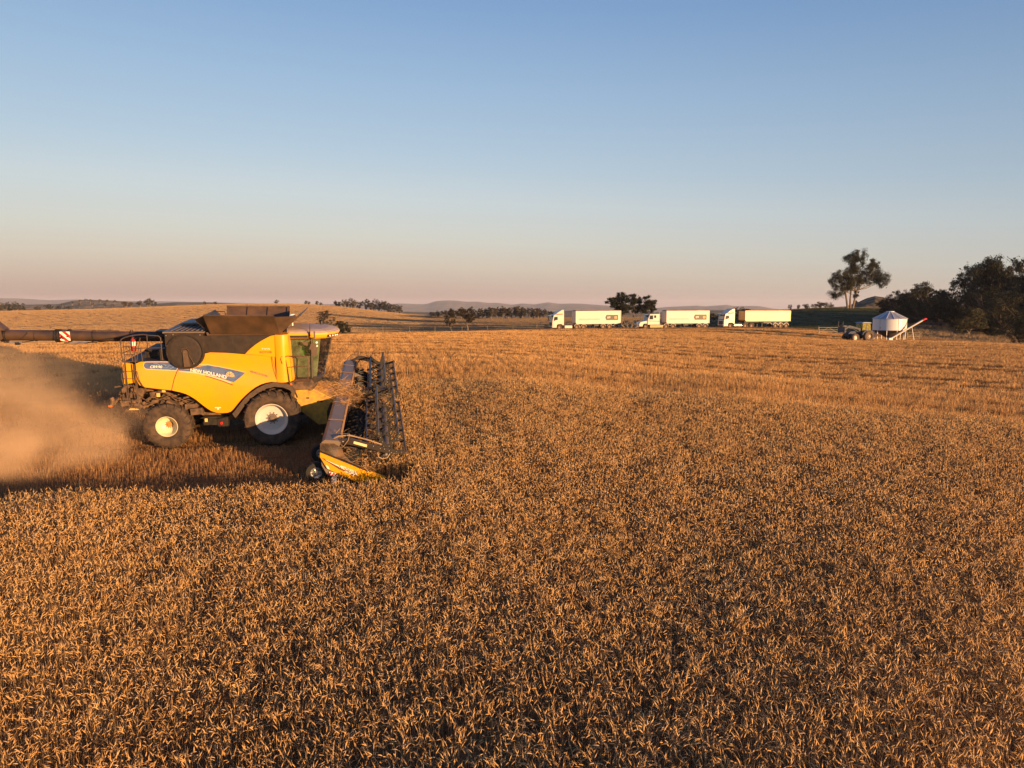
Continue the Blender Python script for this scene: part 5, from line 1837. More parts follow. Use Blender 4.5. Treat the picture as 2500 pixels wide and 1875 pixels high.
SHB = [shape(61, .95, 14000, M_LEAF, .032, .16, .024, low=.14, nb=26, bs=1.1), shape(63, 1.1, 15000, M_LEAFD, .032, .14, .024, low=.12, nb=28, bs=1.1), shape(65, .85, 14000, M_LEAF, .032, .18, .024, low=.16, nb=24, bs=1.15),
       shape(67, .82, 6500, M_LEAFB, .034, .22, .03, low=.34, nb=12, stems=1), shape(69, 1.0, 7500, M_LEAFD, .036, .2, .03, low=.22, nb=12), shape(71, .9, 6000, M_LEAFB, .034, .3, .03, low=.45, nb=9, stems=1, bs=.9),
       shape(73, .85, 9500, M_LEAFB, .032, .2, .03, low=.28, nb=20, stems=1), shape(75, .95, 10500, M_LEAFD, .036, .2, .03, low=.12, nb=24)]
def plant(px, d, ytop, k, label, group=None, name='tree', wide=1.0, big=False, cat='tree', hid=0.0):
    loc = base_for(px, d)
    h = max(1.2, zy(ytop, d) - loc.z)
    if hid: loc.z = zy(hid, d)
    if hid: h = max(.8, zy(ytop, d) - loc.z)
    c, t = (SHB if big else SH)[k]
    return make_tree(name, loc, c, t, label, cat, group, rz=(px * 1.7) % 6.28, sc_=(h * wide, h * wide, h))
# two trees left of the trucks
plant(1100, 236, 750, 3, 'upright olive tree, left one of the pair in the pasture left of the trucks', wide=.62, big=True)
plant(1140, 238, 746, 5, 'wind-swept tree with a bare lower trunk, right one of the pair left of the trucks', wide=1.0, big=True)
plant(793, 330, 754, 6, 'lone round-headed tree on the golden hill behind the cab roof', wide=1.0, big=True)
plant(833, 135, 778, 7, 'very dark bushy tree just over the crest behind the cab roof', wide=1.15, big=True)
# belt of trees beyond the pasture
r_ = np.random.default_rng(9)
GB = 'trees in the belt beyond the pasture'
for i, px in enumerate(np.linspace(1052, 1352, 30)):
    px = px + r_.uniform(-4, 4)
    top = np.interp(px, [1050, 1080, 1130, 1180, 1215, 1260, 1300, 1350], [761, 754, 750, 749, 748, 745, 746, 757]) + r_.uniform(-2, 4)
    plant(px, 430 + r_.uniform(-15, 40), top, [0, 1, 2, 4, 0][i % 5], ORD[i] + ' tree from the left in the belt beyond the pasture', GB, wide=r_.uniform(.75, 1.15))
# group on the golden hill's crest
GC = 'trees on the crest of the golden hill'
for i, (px, top, bot) in enumerate([(750, 733, 743), (757, 735, 744), (777, 734, 745), (785, 737, 746), (822, 733, 748), (831, 735, 749), (842, 731, 750), (851, 735, 752), (858, 726, 750), (868, 733, 753), (880, 735, 755), (896, 729, 756), (908, 737, 758), (917, 728, 758), (928, 738, 760), (940, 732, 762), (950, 738, 763), (959, 740, 763), (970, 741, 764), (978, 746, 766)]):
    plant(px, 575 + (i % 3) * 9, top, [4, 1, 0, 3, 2][i % 5], ORD[i] + ' tree from the left in the group on the golden hill crest', GC, wide=.95, hid=bot + 2)
plant(680, 590, 731, 1, 'small round tree alone on the skyline right of the grain tank flaps', wide=1.0, hid=744)
# trees on the left skyline
GL = 'scattered trees along the left skyline'
for i, (px, top, bot, wd_) in enumerate([(12, 742, 762, 1.3), (28, 740, 762, 1.3), (43, 735, 760, 1.3), (58, 745, 761, 1.3), (98, 747, 761, 1.5), (124, 742, 756, 1.4), (148, 746, 756, 1.6), (174, 746, 755, 1.8), (312, 735, 749, 1.4), (325, 737, 749, 1.3), (348, 733, 746, 1.2), (365, 731, 746, 1.1), (371, 727, 747, 1.0), (386, 736, 747, .8), (504, 735, 744, 1.0), (530, 736, 742, 1.6)]):
    plant(px, 640 + (i % 4) * 12, top, [1, 4, 3, 0, 2][i % 5], ORD[i] + ' tree from the left along the skyline left of the grain tank', GL, wide=wd_, hid=bot + 2)
for i, (px, top, bot) in enumerate([(160, 740, 745), (183, 735, 741), (203, 731, 737), (217, 729, 735), (228, 730, 736), (251, 730, 736), (268, 731, 737), (287, 732, 738), (306, 736, 742), (232, 738, 744), (262, 740, 747), (200, 740, 747), (281, 742, 748)]):
    plant(px, 1330 + (i % 3) * 20, top, [0, 4, 2][i % 3], ORD[sorted([160, 183, 203, 217, 228, 251, 268, 287, 306, 232, 262, 200, 281]).index(px)] + ' tiny tree from the left on the distant scrubby hill', 'tiny trees on the distant scrubby hill', wide=1.3, hid=bot + 2)
# shrubs and small gums right of the trucks
for i, (px, top, k, wd_) in enumerate([(1925, 742, 0, .8), (1946, 743, 2, .9), (1964, 741, 1, 1.2)]):
    plant(px, 275, top, k, 'thin little gum tree, %s of three over the end of the last trailer' % ('left one', 'middle one', 'right one')[i], wide=wd_, big=(i == 2))
for i, (px, top) in enumerate([(1984, 741), (1998, 736), (2013, 737), (2026, 742)]):
    plant(px, 268, top, [0, 1, 3, 0][i], ORD[i] + ' low spreading tree from the left, in the row left of the tall gum', 'low trees left of the tall gum', wide=1.7)
for i, (px, top) in enumerate([(1790, 750), (1808, 748), (1822, 752), (1738, 762), (1700, 765)]):
    plant(px, 260, top, [1, 3, 0, 4, 1][i], ['tree top left of the roof of the last trailer', 'tree top over the front of the last trailer', 'tree top right of the rightmost truck cab roof', 'low tree in the gap between middle and last truck', 'low tree over the rear of the middle trailer'][i], 'tree tops behind the trucks', wide=1.2)
# dark wood on the right, every tree its own
GR = 'big trees of the wood at the right edge'
for i, (px, d, top, k, wd_, lab) in enumerate([
        (2187, 190, 705, 0, .95, 'smaller dark tree at the left end of the wood'), (2212, 176, 706, 2, .75, 'dark rounded tree second from the left end of the wood'),
        (2243, 172, 684, 0, .78, 'upright dark tree with an uneven peak behind the auger tip'), (2262, 188, 700, 1, .8, 'dark tree behind the peak of the upright one'),
        (2297, 180, 698, 2, .8, 'dull green tree filling the dip before the tallest tree'), (2330, 166, 716, 1, .9, 'low dense tree below the left side of the tallest tree'),
        (2372, 190, 636, 0, .72, 'left half of the tallest dark crown in the wood'), (2420, 186, 613, 2, .80, 'tallest tree of the wood with a high broken crown'), (2455, 196, 622, 1, .72, 'tall dark tree joining the right side of the tallest crown'),
        (2402, 160, 702, 1, 1.1, 'broad dark tree in front of the tallest tree'), (2450, 152, 706, 0, 1.1, 'bushy tree with warm-lit leaves at the front of the wood'), (2362, 150, 745, 2, 1.1, 'low spreading tree at the foot of the wood near the field'),
        (2500, 176, 664, 1, .8, 'dark tree cut by the right edge of the photo'), (2538, 170, 655, 0, .85, 'tree just beyond the right edge'), (2492, 128, 762, 2, .85, 'small young tree at the field edge near the right border'),
        (2590, 165, 640, 1, .9, 'tree beyond the right edge, first one'), (2660, 160, 640, 2, .9, 'tree beyond the right edge, second one'), (2740, 155, 650, 0, .9, 'tree beyond the right edge, third one'), (2830, 150, 650, 1, .9, 'tree beyond the right edge, fourth one'),
        (2160, 205, 728, 1, 1.2, 'scrubby dark tree just left of the wood behind the field bin')]):
    plant(px, d, top, k, lab, GR, name='wood_tree', wide=wd_, big=True)
# scrub hill behind the gum
ridge('scrub_hill', [(1990, 775), (2030, 757), (2060, 748), (2090, 737), (2110, 728), (2130, 723), (2150, 726), (2165, 730), (2200, 735), (2300, 750), (2500, 760)], 420, -8, 100, (.16, .115, .065), (.045, .042, .025), px0=1990, px1=2500, amp=3, nsc=.05, seed=6)

# ---------------------------------------------------------------- trucks
M_TRK = mat('truck_white', (.56, .50, .43), .4, var=.04, scale=.8, col2=(.50, .42, .33), amt=.6, coat=.2)
M_TGL = mat('truck_window', (.03, .04, .05), .08, spec=.9)
M_TARP = mat('tarp_brown', (.30, .16, .11), .7)
M_LOGO = mat('logo_brown', (.045, .028, .022), .5)
M_LOGOY = mat('logo_orange', (.50, .28, .09), .5)
M_LINE = mat('stripe_blue', (.07, .11, .18), .5)
M_POL = mat('trailer_sun_glare', (.80, .47, .12), .38, scale=.5, col2=(.60, .31, .07), amt=.9, coat=.25)  # yellow sun glare of the polished metal put into the base colour
M_TTY = mat('truck_tyre', (.10, .062, .042), .85, scale=5, col2=(.04, .03, .025), amt=.8)
M_TRIM = mat('dusty_rim', (.26, .17, .11), .5, scale=6)
def wheel_t(parent, x, y, r, wd=.3, rim=None):
    rim = rim or M_TRIM
    e = bpy.data.objects.new('wheel', None)
    COL.objects.link(e)
    e.parent = parent
    e.location = (x, y, r)
    s = 1 if y > 0 else -1
    b = MB()
    b.lathe([(r * .55, -wd / 2), (r * .9, -wd / 2), (r, -wd * .35), (r, wd * .35), (r * .9, wd / 2), (r * .55, wd / 2)], (0, 0, 0), 24)
    b.build('tyre', M_TTY, e, smooth=True)
    b = MB()
    o = s * wd * .42
    b.lathe([(r * .56, o), (r * .5, o - s * .06), (r * .3, o - s * .10), (r * .22, o - s * .02), (.001, o - s * .02)], (0, 0, 0), 20)
    b.build('rim', rim, e, smooth=True)
def mudguard(b, x, y, r):
    P = [(x + (r + .12) * math.cos(t), y, r + (r + .12) * math.sin(t)) for t in np.linspace(.25, math.pi - .25, 11)]
    for p, q in zip(P[:-1], P[1:]): b.bar(p, q, .34, .045, up=(0, 1, 0)) if False else b.quad((p[0], y - .17, p[2]), (q[0], y - .17, q[2]), (q[0], y + .17, q[2]), (p[0], y + .17, p[2]), .05)
def trailer(t, x0, x1, z0, z1, wheels, m, logo, legs=True):
    tr = bpy.data.objects.new('trailer_body', None)
    COL.objects.link(tr)
    tr.parent = t
    b = MB()
    hw = 1.24
    b.prism([(x0, z1), (x0, z0 + .25), (x0 - .25, z0), (x1 + .1, z0), (x1, z0 + .05), (x1, z1)], -hw, hw)
    b.build('tipper_tub', m, tr, bevel=.03)
    b = MB()
    for y in (-hw - .02, hw + .02):
        b.bar((x0 + .02, y, z1), (x1 - .02, y, z1), .07, .09)
        b.bar((x1 + .06, y, z0), (x1 + .06, y, z1), .06, .14)
        b.bar((x0 - .06, y, z0 + .3), (x0 - .06, y, z1), .05, .10)
    b.build('tub_rail', m, tr)
    b = MB()
    n = 12
    vs, fs = [], []
    for i in range(n + 1):
        x = x0 + (x1 - x0) * i / n
        for j in range(5):
            y = -hw + 2 * hw * j / 4
            vs.append((x, y, z1 + .05 + .10 * math.sin(math.pi * j / 4) + (.04 if i % 3 == 0 else 0)))
    for i in range(n):
        for j in range(4): fs.append((i * 5 + j, i * 5 + j + 1, i * 5 + j + 6, i * 5 + j + 5))
    b.add(vs, fs)
    b.build('tarp', M_TARP, tr)
    b = MB()
    for y in (-.45, .45): b.bar((x0 - .3, y, z0 - .12), (x1, y, z0 - .12), .12, .2)
    b.box(((x0 + x1) / 2 + .3, 0, z0 - .28), (1.0, 1.8, .3))
    if legs:
        for y in (-.9, .9): b.bar((x0 - 4.1, y, z0), (x0 - 4.1, y, .25), .1)
    b.build('chassis', M_DRK, tr)
    for x in wheels:
        for y in (-1.08, 1.08): wheel_t(t, x, y, .50)
    gm = MB()
    for x in wheels:
        for y in (-1.08, 1.08): mudguard(gm, x, y, .50)
    gm.build('mudguard', M_TRK, tr, split=False)
    if logo:
        for s in (-1, 1):
            yy_ = s * (hw + .004)
            L = x1 + .55 + 2.85
            b = MB()
            zc = (z0 + z1) / 2 - .02
            b.prism([(x1 + .6, zc - .53), (x1 + .6, zc + .53), (L - .25, zc + .53), (L, zc), (L - .25, zc - .53)] if True else [], min(yy_, yy_ + s * .012), max(yy_, yy_ + s * .012))
            b.build('logo_panel', M_LOGO, tr)
            b = MB()
            b.prism([(x1 + .85, zc - .24), (x1 + .85, zc + .24), (x1 + 1.4, zc + .24), (x1 + 1.4, zc - .24)], min(yy_ + s * .014, yy_ + s * .02), max(yy_ + s * .014, yy_ + s * .02))
            b.build('logo_square', M_LOGOY, tr)
            lettering('lettering', 'SPF', (lambda s: (lambda u, v, w: Vector((L - .42 - u if s > 0 else x1 + 1.6 + u, yy_ + s * (.016 + w), zc - .18 + v))))(s), .52, tr, M_CREAM, bold=.0, sx=.95)
            b = MB()
            for dz in (.0, -.18): b.box(((x0 + L) / 2 + .25, yy_ + s * .003, zc - .25 + dz), ((x0 - L) * .72, .006, .06))
            b.build('side_stripe', M_LINE, tr)
    return tr
def cabover(t, steel_tank=False):
    c = bpy.data.objects.new('cab', None)
    COL.objects.link(c)
    c.parent = t
    b = MB()
    b.prism([(0, .45), (0, 1.5), (-.06, 2.0), (-.28, 2.95), (-.55, 3.08), (-2.45, 3.1), (-2.45, .95), (-2.15, .95), (-2.05, 1.05), (-1.9, 1.15), (-1.2, 1.15), (-.98, 1.0), (-.92, .45)], -1.23, 1.23)
    b.build('cab_shell', M_TRK, c, bevel=.07)
    b = MB()
    b.prism([(-.7, 3.08), (-1.1, 3.45), (-2.0, 3.98), (-2.42, 4.05), (-2.5, 3.05)], -1.15, 1.15)
    b.build('wind_deflector', M_TRK, c, bevel=.05)
    b = MB()
    b.add([(.012, -1.05, 1.65), (.012, 1.05, 1.65), (-.26, 1.02, 2.88), (-.26, -1.02, 2.88)], [(0, 1, 2, 3)])
    b.prism([(.25, 2.95), (.30, 2.75), (.1, 2.7), (-.3, 3.0)], -1.1, 1.1)
    b.build('windscreen', M_TGL, c)
    for s in (-1, 1):
        b = MB()
        b.prism([(-.28, 1.85), (-.40, 2.55), (-.5, 2.62), (-1.12, 2.62), (-1.15, 2.05), (-.75, 1.95), (-.5, 1.85)], s * 1.235, s * 1.245)
        b.build('side_window', M_TGL, c)
        b = MB()
        b.box((.05, s * 1.38, 2.2), (.12, .16, .75))
        b.bar((-.1, s * 1.2, 2.5), (.05, s * 1.36, 2.5), .05)
        b.build('mirror', M_DRK, c, bevel=.02)
        b = MB()
        b.box((.02, s * .95, .75), (.06, .4, .22))
        b.build('headlight', M_LAMP, c)
    b = MB()
    b.box((.012, 0, 1.15), (.03, 1.7, .75))
    b.box((.03, 0, .45), (.10, 2.4, .35))
    for k in range(5): b.box((.035, 0, .9 + k * .13), (.03, 1.6, .03))
    b.build('grille', M_BLK, c)
    b = MB()
    b.prism([(-.9, 2.98), (-1.0, 3.2), (-2.2, 3.26), (-2.2, 3.05)], -1.24, 1.24)
    b.build('roof_box', M_TARP, c)
    return c
def chassis(t, x0, x1, y=.45, z=.85, tankm=None, tx=(-2.6, -4.2)):
    b = MB()
    for s in (-1, 1): b.bar((x0, s * y, z), (x1, s * y, z), .1, .26)
    b.build('chassis', M_DRK, t)
    for s in (-1, 1):
        b = MB()
        if tankm is M_STEEL: b.tube([(tx[0], s * .95, .62), (tx[1], s * .95, .62)], .32, 16)
        else: b.box(((tx[0] + tx[1]) / 2, s * .98, .58), (abs(tx[1] - tx[0]), .5, .56))
        b.build('fuel_tank', tankm or M_TRK, t, bevel=.0 if tankm is M_STEEL else .05, smooth=tankm is M_STEEL)
def place(t, px, d, yaw):
    X = px2(px, d)
    t.location = (X, d, H(X, d) + .02)
    t.rotation_euler = (0, 0, math.pi + R(yaw))
GT = 'tipper trucks parked in line along the far edge of the field'
def level(t, L):
    """tilt lengthwise so both ends touch the ground"""
    a = t.rotation_euler[2]
    p = t.location
    zb = H(p.x - math.cos(a) * L, p.y - math.sin(a) * L)
    zf = H(p.x - math.cos(a) * 1.5, p.y - math.sin(a) * 1.5)
    t.rotation_mode = 'ZYX' if False else 'XYZ'
    t.rotation_euler = (0, -math.atan2(zf - zb, L - 1.5), a)
    t.location.z = zf + (zf - zb) / (L - 1.5) * 1.5 + .02
t1 = empty('tipper_truck')
cabover(t1)
wheel_t(t1, -1.55, 1.05, .5), wheel_t(t1, -1.55, -1.05, .5)
for x in (-5.2, -6.65): wheel_t(t1, x, 1.05, .5), wheel_t(t1, x, -1.05, .5)
g_ = MB()
for x in (-5.2, -6.65):
    for y in (-1.05, 1.05): mudguard(g_, x, y, .5)
g_.build('mudguard', M_TRK, t1)
chassis(t1, -2.2, -7.2)
trailer(t1, -4.9, -14.6, 1.12, 3.72, (-10.8, -12.2, -13.55), M_TRK, True)
place(t1, 1344, 144, 13)
level(t1, 13.5)
tag(t1, 'leftmost white tipper truck, flat-nosed cab and a brown logo panel on its trailer', 'truck', GT)
t2 = empty('tipper_truck')
c = bpy.data.objects.new('cab', None)
COL.objects.link(c)
c.parent = t2
b = MB()
b.prism([(-.05, .5), (0, 1.0), (-.25, 1.45), (-1.6, 1.72), (-1.65, .95), (-1.9, .95), (-1.95, 1.05), (-1.85, 1.1)][:5] + [(-1.85, 1.1), (-1.9, 1.0), (-1.75, 1.12), (-1.0, 1.12), (-.85, .9), (-.8, .5)], -1.05, 1.05) if False else b.prism([(0, .55), (0, 1.05), (-.22, 1.42), (-1.7, 1.75), (-1.75, 1.1), (-1.0, 1.1), (-.8, .9), (-.75, .55)], -1.05, 1.05)
b.build('bonnet', M_TRK, c, bevel=.08)
b = MB()
b.prism([(-1.7, .9), (-1.7, 1.75), (-2.05, 2.75), (-2.2, 3.0), (-4.3, 3.05), (-4.3, .9)], -1.2, 1.2)
b.build('cab_shell', M_TRK, c, bevel=.06)
b = MB()
b.add([(-1.70, -1.0, 1.80), (-1.70, 1.0, 1.80), (-2.03, 1.0, 2.72), (-2.03, -1.0, 2.72)], [(0, 1, 2, 3)])
b.prism([(-1.55, 2.72), (-1.6, 2.95), (-2.1, 3.0), (-2.05, 2.75)], -1.1, 1.1)
b.build('windscreen', M_TGL, c)
for s in (-1, 1):
    b = MB()
    b.prism([(-2.05, 1.95), (-2.15, 2.75), (-2.85, 2.78), (-2.85, 1.95)], s * 1.205, s * 1.215)
    b.build('side_window', M_TGL, c)
    b = MB()
    b.prism([(-3.05, 2.25), (-3.05, 2.78), (-3.5, 2.78), (-3.5, 2.25)], s * 1.205, s * 1.215)
    b.build('side_window', M_TGL, c)
    b = MB()
    b.tube([(-4.15, s * 1.15, 1.0), (-4.15, s * 1.15, 3.1), (-4.2, s * 1.15, 3.5)], .07, 8)
    b.build('exhaust_stack', M_STEEL, c)
    b = MB()
    b.prism([(-1.72, 1.62), (-1.72, 1.72), (-4.3, 1.62), (-4.3, 1.52)], s * 1.206, s * 1.216)
    b.build('side_stripe', M_LINE, c)
    b = MB()
    b.box((.0, s * .8, .95), (.06, .3, .2))
    b.build('headlight', M_LAMP, c)
b = MB()
b.box((.02, 0, .8), (.05, 1.2, .8))
b.tube([(.35, -1.0, .5), (.38, -1.0, 1.3), (.2, -1.0, 1.5)], .05, 8)
b.tube([(.35, 1.0, .5), (.38, 1.0, 1.3), (.2, 1.0, 1.5)], .05, 8)
for z in (.5, .85, 1.2): b.bar((.36, -1.0, z), (.36, 1.0, z), .06)
b.bar((.36, 0, .5), (0, 0, .5), .5, .2)
b.build('bull_bar', M_STEEL, c)
wheel_t(t2, -1.38, 1.02, .5), wheel_t(t2, -1.38, -1.02, .5)
for x in (-5.7, -7.15): wheel_t(t2, x, 1.05, .5), wheel_t(t2, x, -1.05, .5)
g_ = MB()
for x in (-5.7, -7.15):
    for y in (-1.05, 1.05): mudguard(g_, x, y, .5)
g_.build('mudguard', M_TRK, t2)
chassis(t2, -.5, -7.6, tankm=mat('tank_yellowish', (.42, .27, .10), .5), tx=(-2.2, -5.0))
trailer(t2, -5.65, -14.9, 1.12, 3.62, (-12.75, -14.1), M_TRK, True)
place(t2, 1555, 143, 11)
level(t2, 14)
tag(t2, 'middle white tipper truck with a long bonnet and bull bar, brown logo on its trailer', 'truck', GT)
t3 = empty('tipper_truck')
cabover(t3)
wheel_t(t3, -1.5, 1.05, .5), wheel_t(t3, -1.5, -1.05, .5)
for x in (-4.9, -6.35): wheel_t(t3, x, 1.05, .5), wheel_t(t3, x, -1.05, .5)
g_ = MB()
for x in (-4.9, -6.35):
    for y in (-1.05, 1.05): mudguard(g_, x, y, .5)
g_.build('mudguard', M_DRK, t3)
chassis(t3, -2.2, -6.9, tankm=M_STEEL, tx=(-2.3, -4.1))
trailer(t3, -4.75, -15.2, 1.45, 3.55, (-11.8, -13.05, -14.3), M_POL, False)
place(t3, 1758, 146, 13)
level(t3, 14.2)
tag(t3, 'rightmost tipper truck, its polished trailer blazing yellow in the low sun', 'truck', GT)

# ---------------------------------------------------------------- tractor with front loader
tr = empty('tractor')
M_LOAD = mat('loader_grey', (.10, .105, .12), .75, spec=.15)
M_NAVY = mat('tractor_blue', (.03, .045, .09), .6, spec=.2)
b = MB()
b.prism([(.5, .75), (.5, 1.55), (1.2, 1.6), (2.2, 1.5), (2.55, 1.3), (2.6, .8), (2.2, .7)], -.38, .38)
b.build('bonnet', M_NAVY, tr, bevel=.06)
b = MB()
b.bar((-.6, 0, .8), (2.3, 0, .75), .5, .4)
b.bar((1.9, -1.0, .55), (1.9, 1.0, .55), .16, .2)
b.bar((0, -.9, .8), (0, .9, .8), .3, .3)
b.build('chassis', M_DRK, tr)
b = MB()
for (x, y) in ((-.75, -.72), (-.75, .72), (.62, -.66), (.62, .66), (.0, -.78), (.0, .78)):
    b.bar((x, y, 1.2), (x * .86 - .02, y * .92, 2.62), .07)
b.box((-.05, 0, 1.25), (1.4, 1.4, .5))
b.build('cab_frame', M_DRK, tr)
b = MB()
M_TG2 = glass_mat('tractor_glass', (.45, .48, .30), dirt_glare=(.50, .42, .10), dirt_glare_k=.35)  # yellow here is sun glare on the panes, put into the film colour
b.prism([(-.75, 1.5), (-.66, 2.6), (.55, 2.6), (.63, 1.5)], -.73, -.70)
b.prism([(-.75, 1.5), (-.66, 2.6), (.55, 2.6), (.63, 1.5)], .70, .73)
b.quad((.64, -.66, 1.5), (.64, .66, 1.5), (.56, .62, 2.6), (.56, -.62, 2.6), .02)
b.quad((-.77, -.7, 1.5), (-.77, .7, 1.5), (-.68, .66, 2.6), (-.68, -.66, 2.6), .02)
b.build('cab_window', M_TG2, tr, split=True)
b = MB()
b.prism([(-.85, 2.62), (-.80, 2.74), (-.4, 2.80), (.4, 2.80), (.72, 2.72), (.75, 2.62)], -.78, .78)
b.build('roof', mat('roof_grey_blue', (.14, .19, .30), .5), tr, bevel=.05)
for s in (-1, 1):
    b = MB()
    b.prism([(-1.0, 1.35), (-.7, 1.62), (.3, 1.66), (.75, 1.4), (.9, 1.0), (.8, .98), (.6, 1.3), (.2, 1.52), (-.6, 1.5), (-.95, 1.25)], s * .72, s * 1.15)
    b.build('mudguard', M_NAVY, tr)
    for (x, r_w, wd_) in ((-.25, .80, .55), (1.9, .60, .42)):
        wheel_t(tr, x, s * .95, r_w, wd_, M_TRK if x > 0 else M_GREY)
    b = MB()
    b.prism([(.7, 1.3), (.75, 1.9), (.95, 1.95), (2.6, 2.35), (3.4, 1.75), (3.3, 1.62), (2.55, 2.12), (1.05, 1.70), (.95, 1.2)], s * .50 - .05, s * .50 + .05)
    b.bar((1.0, s * .5, 1.35), (2.3, s * .5, 2.05), .08)
    b.build('loader_arm', M_LOAD, tr)
b = MB()
b.box((3.4, 0, 1.75), (.12, 1.5, .7))
b.bar((3.4, -.75, 1.35), (3.4, .75, 1.35), .12)
for y in (-.5, .5): b.bar((3.45, y, 1.4), (4.5, y, 1.2), .07)
b.bar((3.45, -.7, 2.1), (3.45, -.7, 2.9), .05), b.bar((3.45, .3, 2.1), (3.45, .3, 2.9), .05)
b.build('pallet_forks', M_LOAD, tr)
b = MB()
b.tube([(1.2, -.5, 1.55), (1.2, -.5, 2.5)], .04, 8)
b.build('exhaust_stack', M_DRK, tr)
X = px2(2104, 102)
tr.location = (X, 102, H(X, 102))
tr.rotation_euler = (0, 0, math.pi + R(12))
tag(tr, 'dark blue tractor with a raised front loader parked left of the white field bin', 'tractor')

# ---------------------------------------------------------------- mobile field bin
fb = empty('field_bin')
M_BIN = mat('bin_white', (.60, .60, .61), .4, var=.03, scale=1.5, col2=(.66, .60, .56), amt=.5)
M_GALV = mat('bin_roof_grey', (.36, .38, .42), .4, metal=.4)
rb = 2.25
b = MB()
b.lathe([(rb, 1.62), (rb, 3.28), (rb + .05, 3.30)], (0, 0, 0), 40, 'z')
for z in (1.62, 3.27): b.lathe([(rb, z - .03), (rb + .04, z), (rb, z + .03)], (0, 0, 0), 40, 'z')
sh2 = b.build('bin_wall', M_BIN, fb, smooth=True)
b = MB()
b.lathe([(rb + .12, 3.24), (rb * .5, 3.92), (.5, 4.24), (.42, 4.30), (.001, 4.32)], (0, 0, 0), 14, 'z')
b.build('bin_roof', M_GALV, fb)
b = MB()
for k in range(14):
    a = 2 * math.pi * k / 14
    b.bar(((rb + .12) * math.cos(a), (rb + .12) * math.sin(a), 3.27), (.5 * math.cos(a), .5 * math.sin(a), 4.26), .05)
b.lathe([(.5, 4.22), (.55, 4.36), (.001, 4.38)], (0, 0, 0), 16, 'z')
b.build('roof_rib', M_BIN, fb)
b = MB()
b.lathe([(rb - .02, 1.62), (.35, .45), (.35, .35), (.001, .35)], (0, 0, 0), 28, 'z')
b.build('hopper', mat('hopper_dark', (.09, .06, .05), .6), fb, smooth=True)
for k in range(10):
    a = 2 * math.pi * (k + .5) / 10
    b = MB()
    b.bar((rb * .97 * math.cos(a), rb * .97 * math.sin(a), 1.65), (rb * .93 * math.cos(a), rb * .93 * math.sin(a), .05), .07)
    b.build('leg', M_BIN, fb)
b = MB()
for s in (-1, 1):
    b.bar((-2.6, s * 1.6, .10), (2.2, s * 1.6, .10), .14, .16)
for x in (-1.6, 1.5): b.bar((x, -2.1, .13), (x, 2.1, .13), .12, .14)
b.bar((-2.2, 0, .3), (-3.6, 0, .45), .12)
b.bar((.9, -2.4, .03), (2.1, -2.4, .03), .16, .14)
b.build('skid_frame', M_BIN, fb)
b = MB()
b.tube([(-1.1, -2.5, .42), (2.6, -2.5, 2.62), (3.55, -2.5, 3.18)], .12, 12)
ag = b.build('auger_tube', M_TRK, fb, smooth=True)
b = MB()
b.tube([(3.4, -2.5, 3.09), (3.75, -2.5, 3.30), (3.92, -2.5, 3.22)], .16, 10)
b.build('auger_spout', M_RED, ag, smooth=True)
b = MB()
b.box((-1.15, -2.5, .36), (.5, .6, .4))
b.bar((1.9, -2.5, 2.15), (2.35, -2.5, .1), .05)
b.build('auger_support', M_BIN, ag, split=True)
b = MB()
for (a, z, w_) in ((-2.62, 1.95, .18), (-1.12, 2.0, .2), (-1.32, 2.0, .14), (-1.28, 2.85, .14)):
    b.box(((rb + .01) * math.cos(a), (rb + .01) * math.sin(a), z), (.02, w_, w_), Matrix.Rotation(a, 3, 'Z'))
b.build('warning_sticker', M_LOGOY, fb, split=True)
b = MB()
b.box((rb * math.cos(-1.52) * 1.005, rb * math.sin(-1.52) * 1.005, 2.45), (.05, .05, 1.65))
b.tube([(-2.0, -1.1, 3.3), (-2.0, -1.1, 1.6)], .02, 5)
b.build('bin_seam', M_GALV, fb)
X = px2(2169, 109)
fb.scale = (1.04, 1.04, 1.04)
fb.location = (X, 109, H(X, 109))
fb.rotation_euler = (0, 0, R(0))
tag(fb, 'round white field bin on legs with a grey conical roof and a long red-tipped auger', 'field bin')

# ---------------------------------------------------------------- gate and fences
def gate(px, d, L, rz, label):
    e = empty('farm_gate', base_for(px, d), rz)
    b = MB()
    for z in (.25, .55, .85, 1.2): b.tube([(0, 0, z), (L, 0, z)], .022, 6)
    for x in (0, L): b.tube([(x, 0, .2), (x, 0, 1.22)], .03, 6)
    b.tube([(0, 0, .25), (L / 2, 0, 1.2), (L, 0, .25)], .02, 6)
    b.build('gate_frame', mat('gate_cream', (.50, .38, .22), .5), e)
    for x in (-.12, L + .12):
        b = MB()
        b.tube([(x, 0, -.3), (x, 0, 1.45)], .07, 8)
        b.build('gate_post', M_BARK, e)
    return tag(e, label, 'gate')
gate(1998, 122, 3.4, .1, 'pale tube farm gate standing left of the tractor loader')
gate(2214, 118, 2.2, .1, 'small pale gate behind the auger of the field bin')
GP = 'fence posts along the crest behind the machine and left of the trucks'
for i, px in enumerate([873, 935, 1000, 1062, 1128, 1190, 1252, 1310]):
    d = field_end(px) + 2
    o = MB()
    o.tube([(0, 0, -.3), (.02, .01, 1.15)], .05, 6)
    o.lathe([(.05, 1.15), (.03, 1.18), (.001, 1.18)], (.02, 0, 0), 6, 'z')
    q = o.build('fence_post', M_BARK)
    q.location = base_for(px, d)
    tag(q, ORD[i] + ' thin fence post from the left on the far edge of the cut field', 'fence post', GP)
b = MB()
pts = []
for px in range(860, 1330, 12):
    p = base_for(px, field_end(px) + 2)
    pts.append(p + Vector((0, 0, 1.0)))
b.tube(pts, .008, 4)
b.tube([p - Vector((0, 0, .35)) for p in pts], .008, 4)
tag(b.build('fence_wire', M_STEEL), 'thin fence wires strung between the posts along the far field edge', 'fence wire')
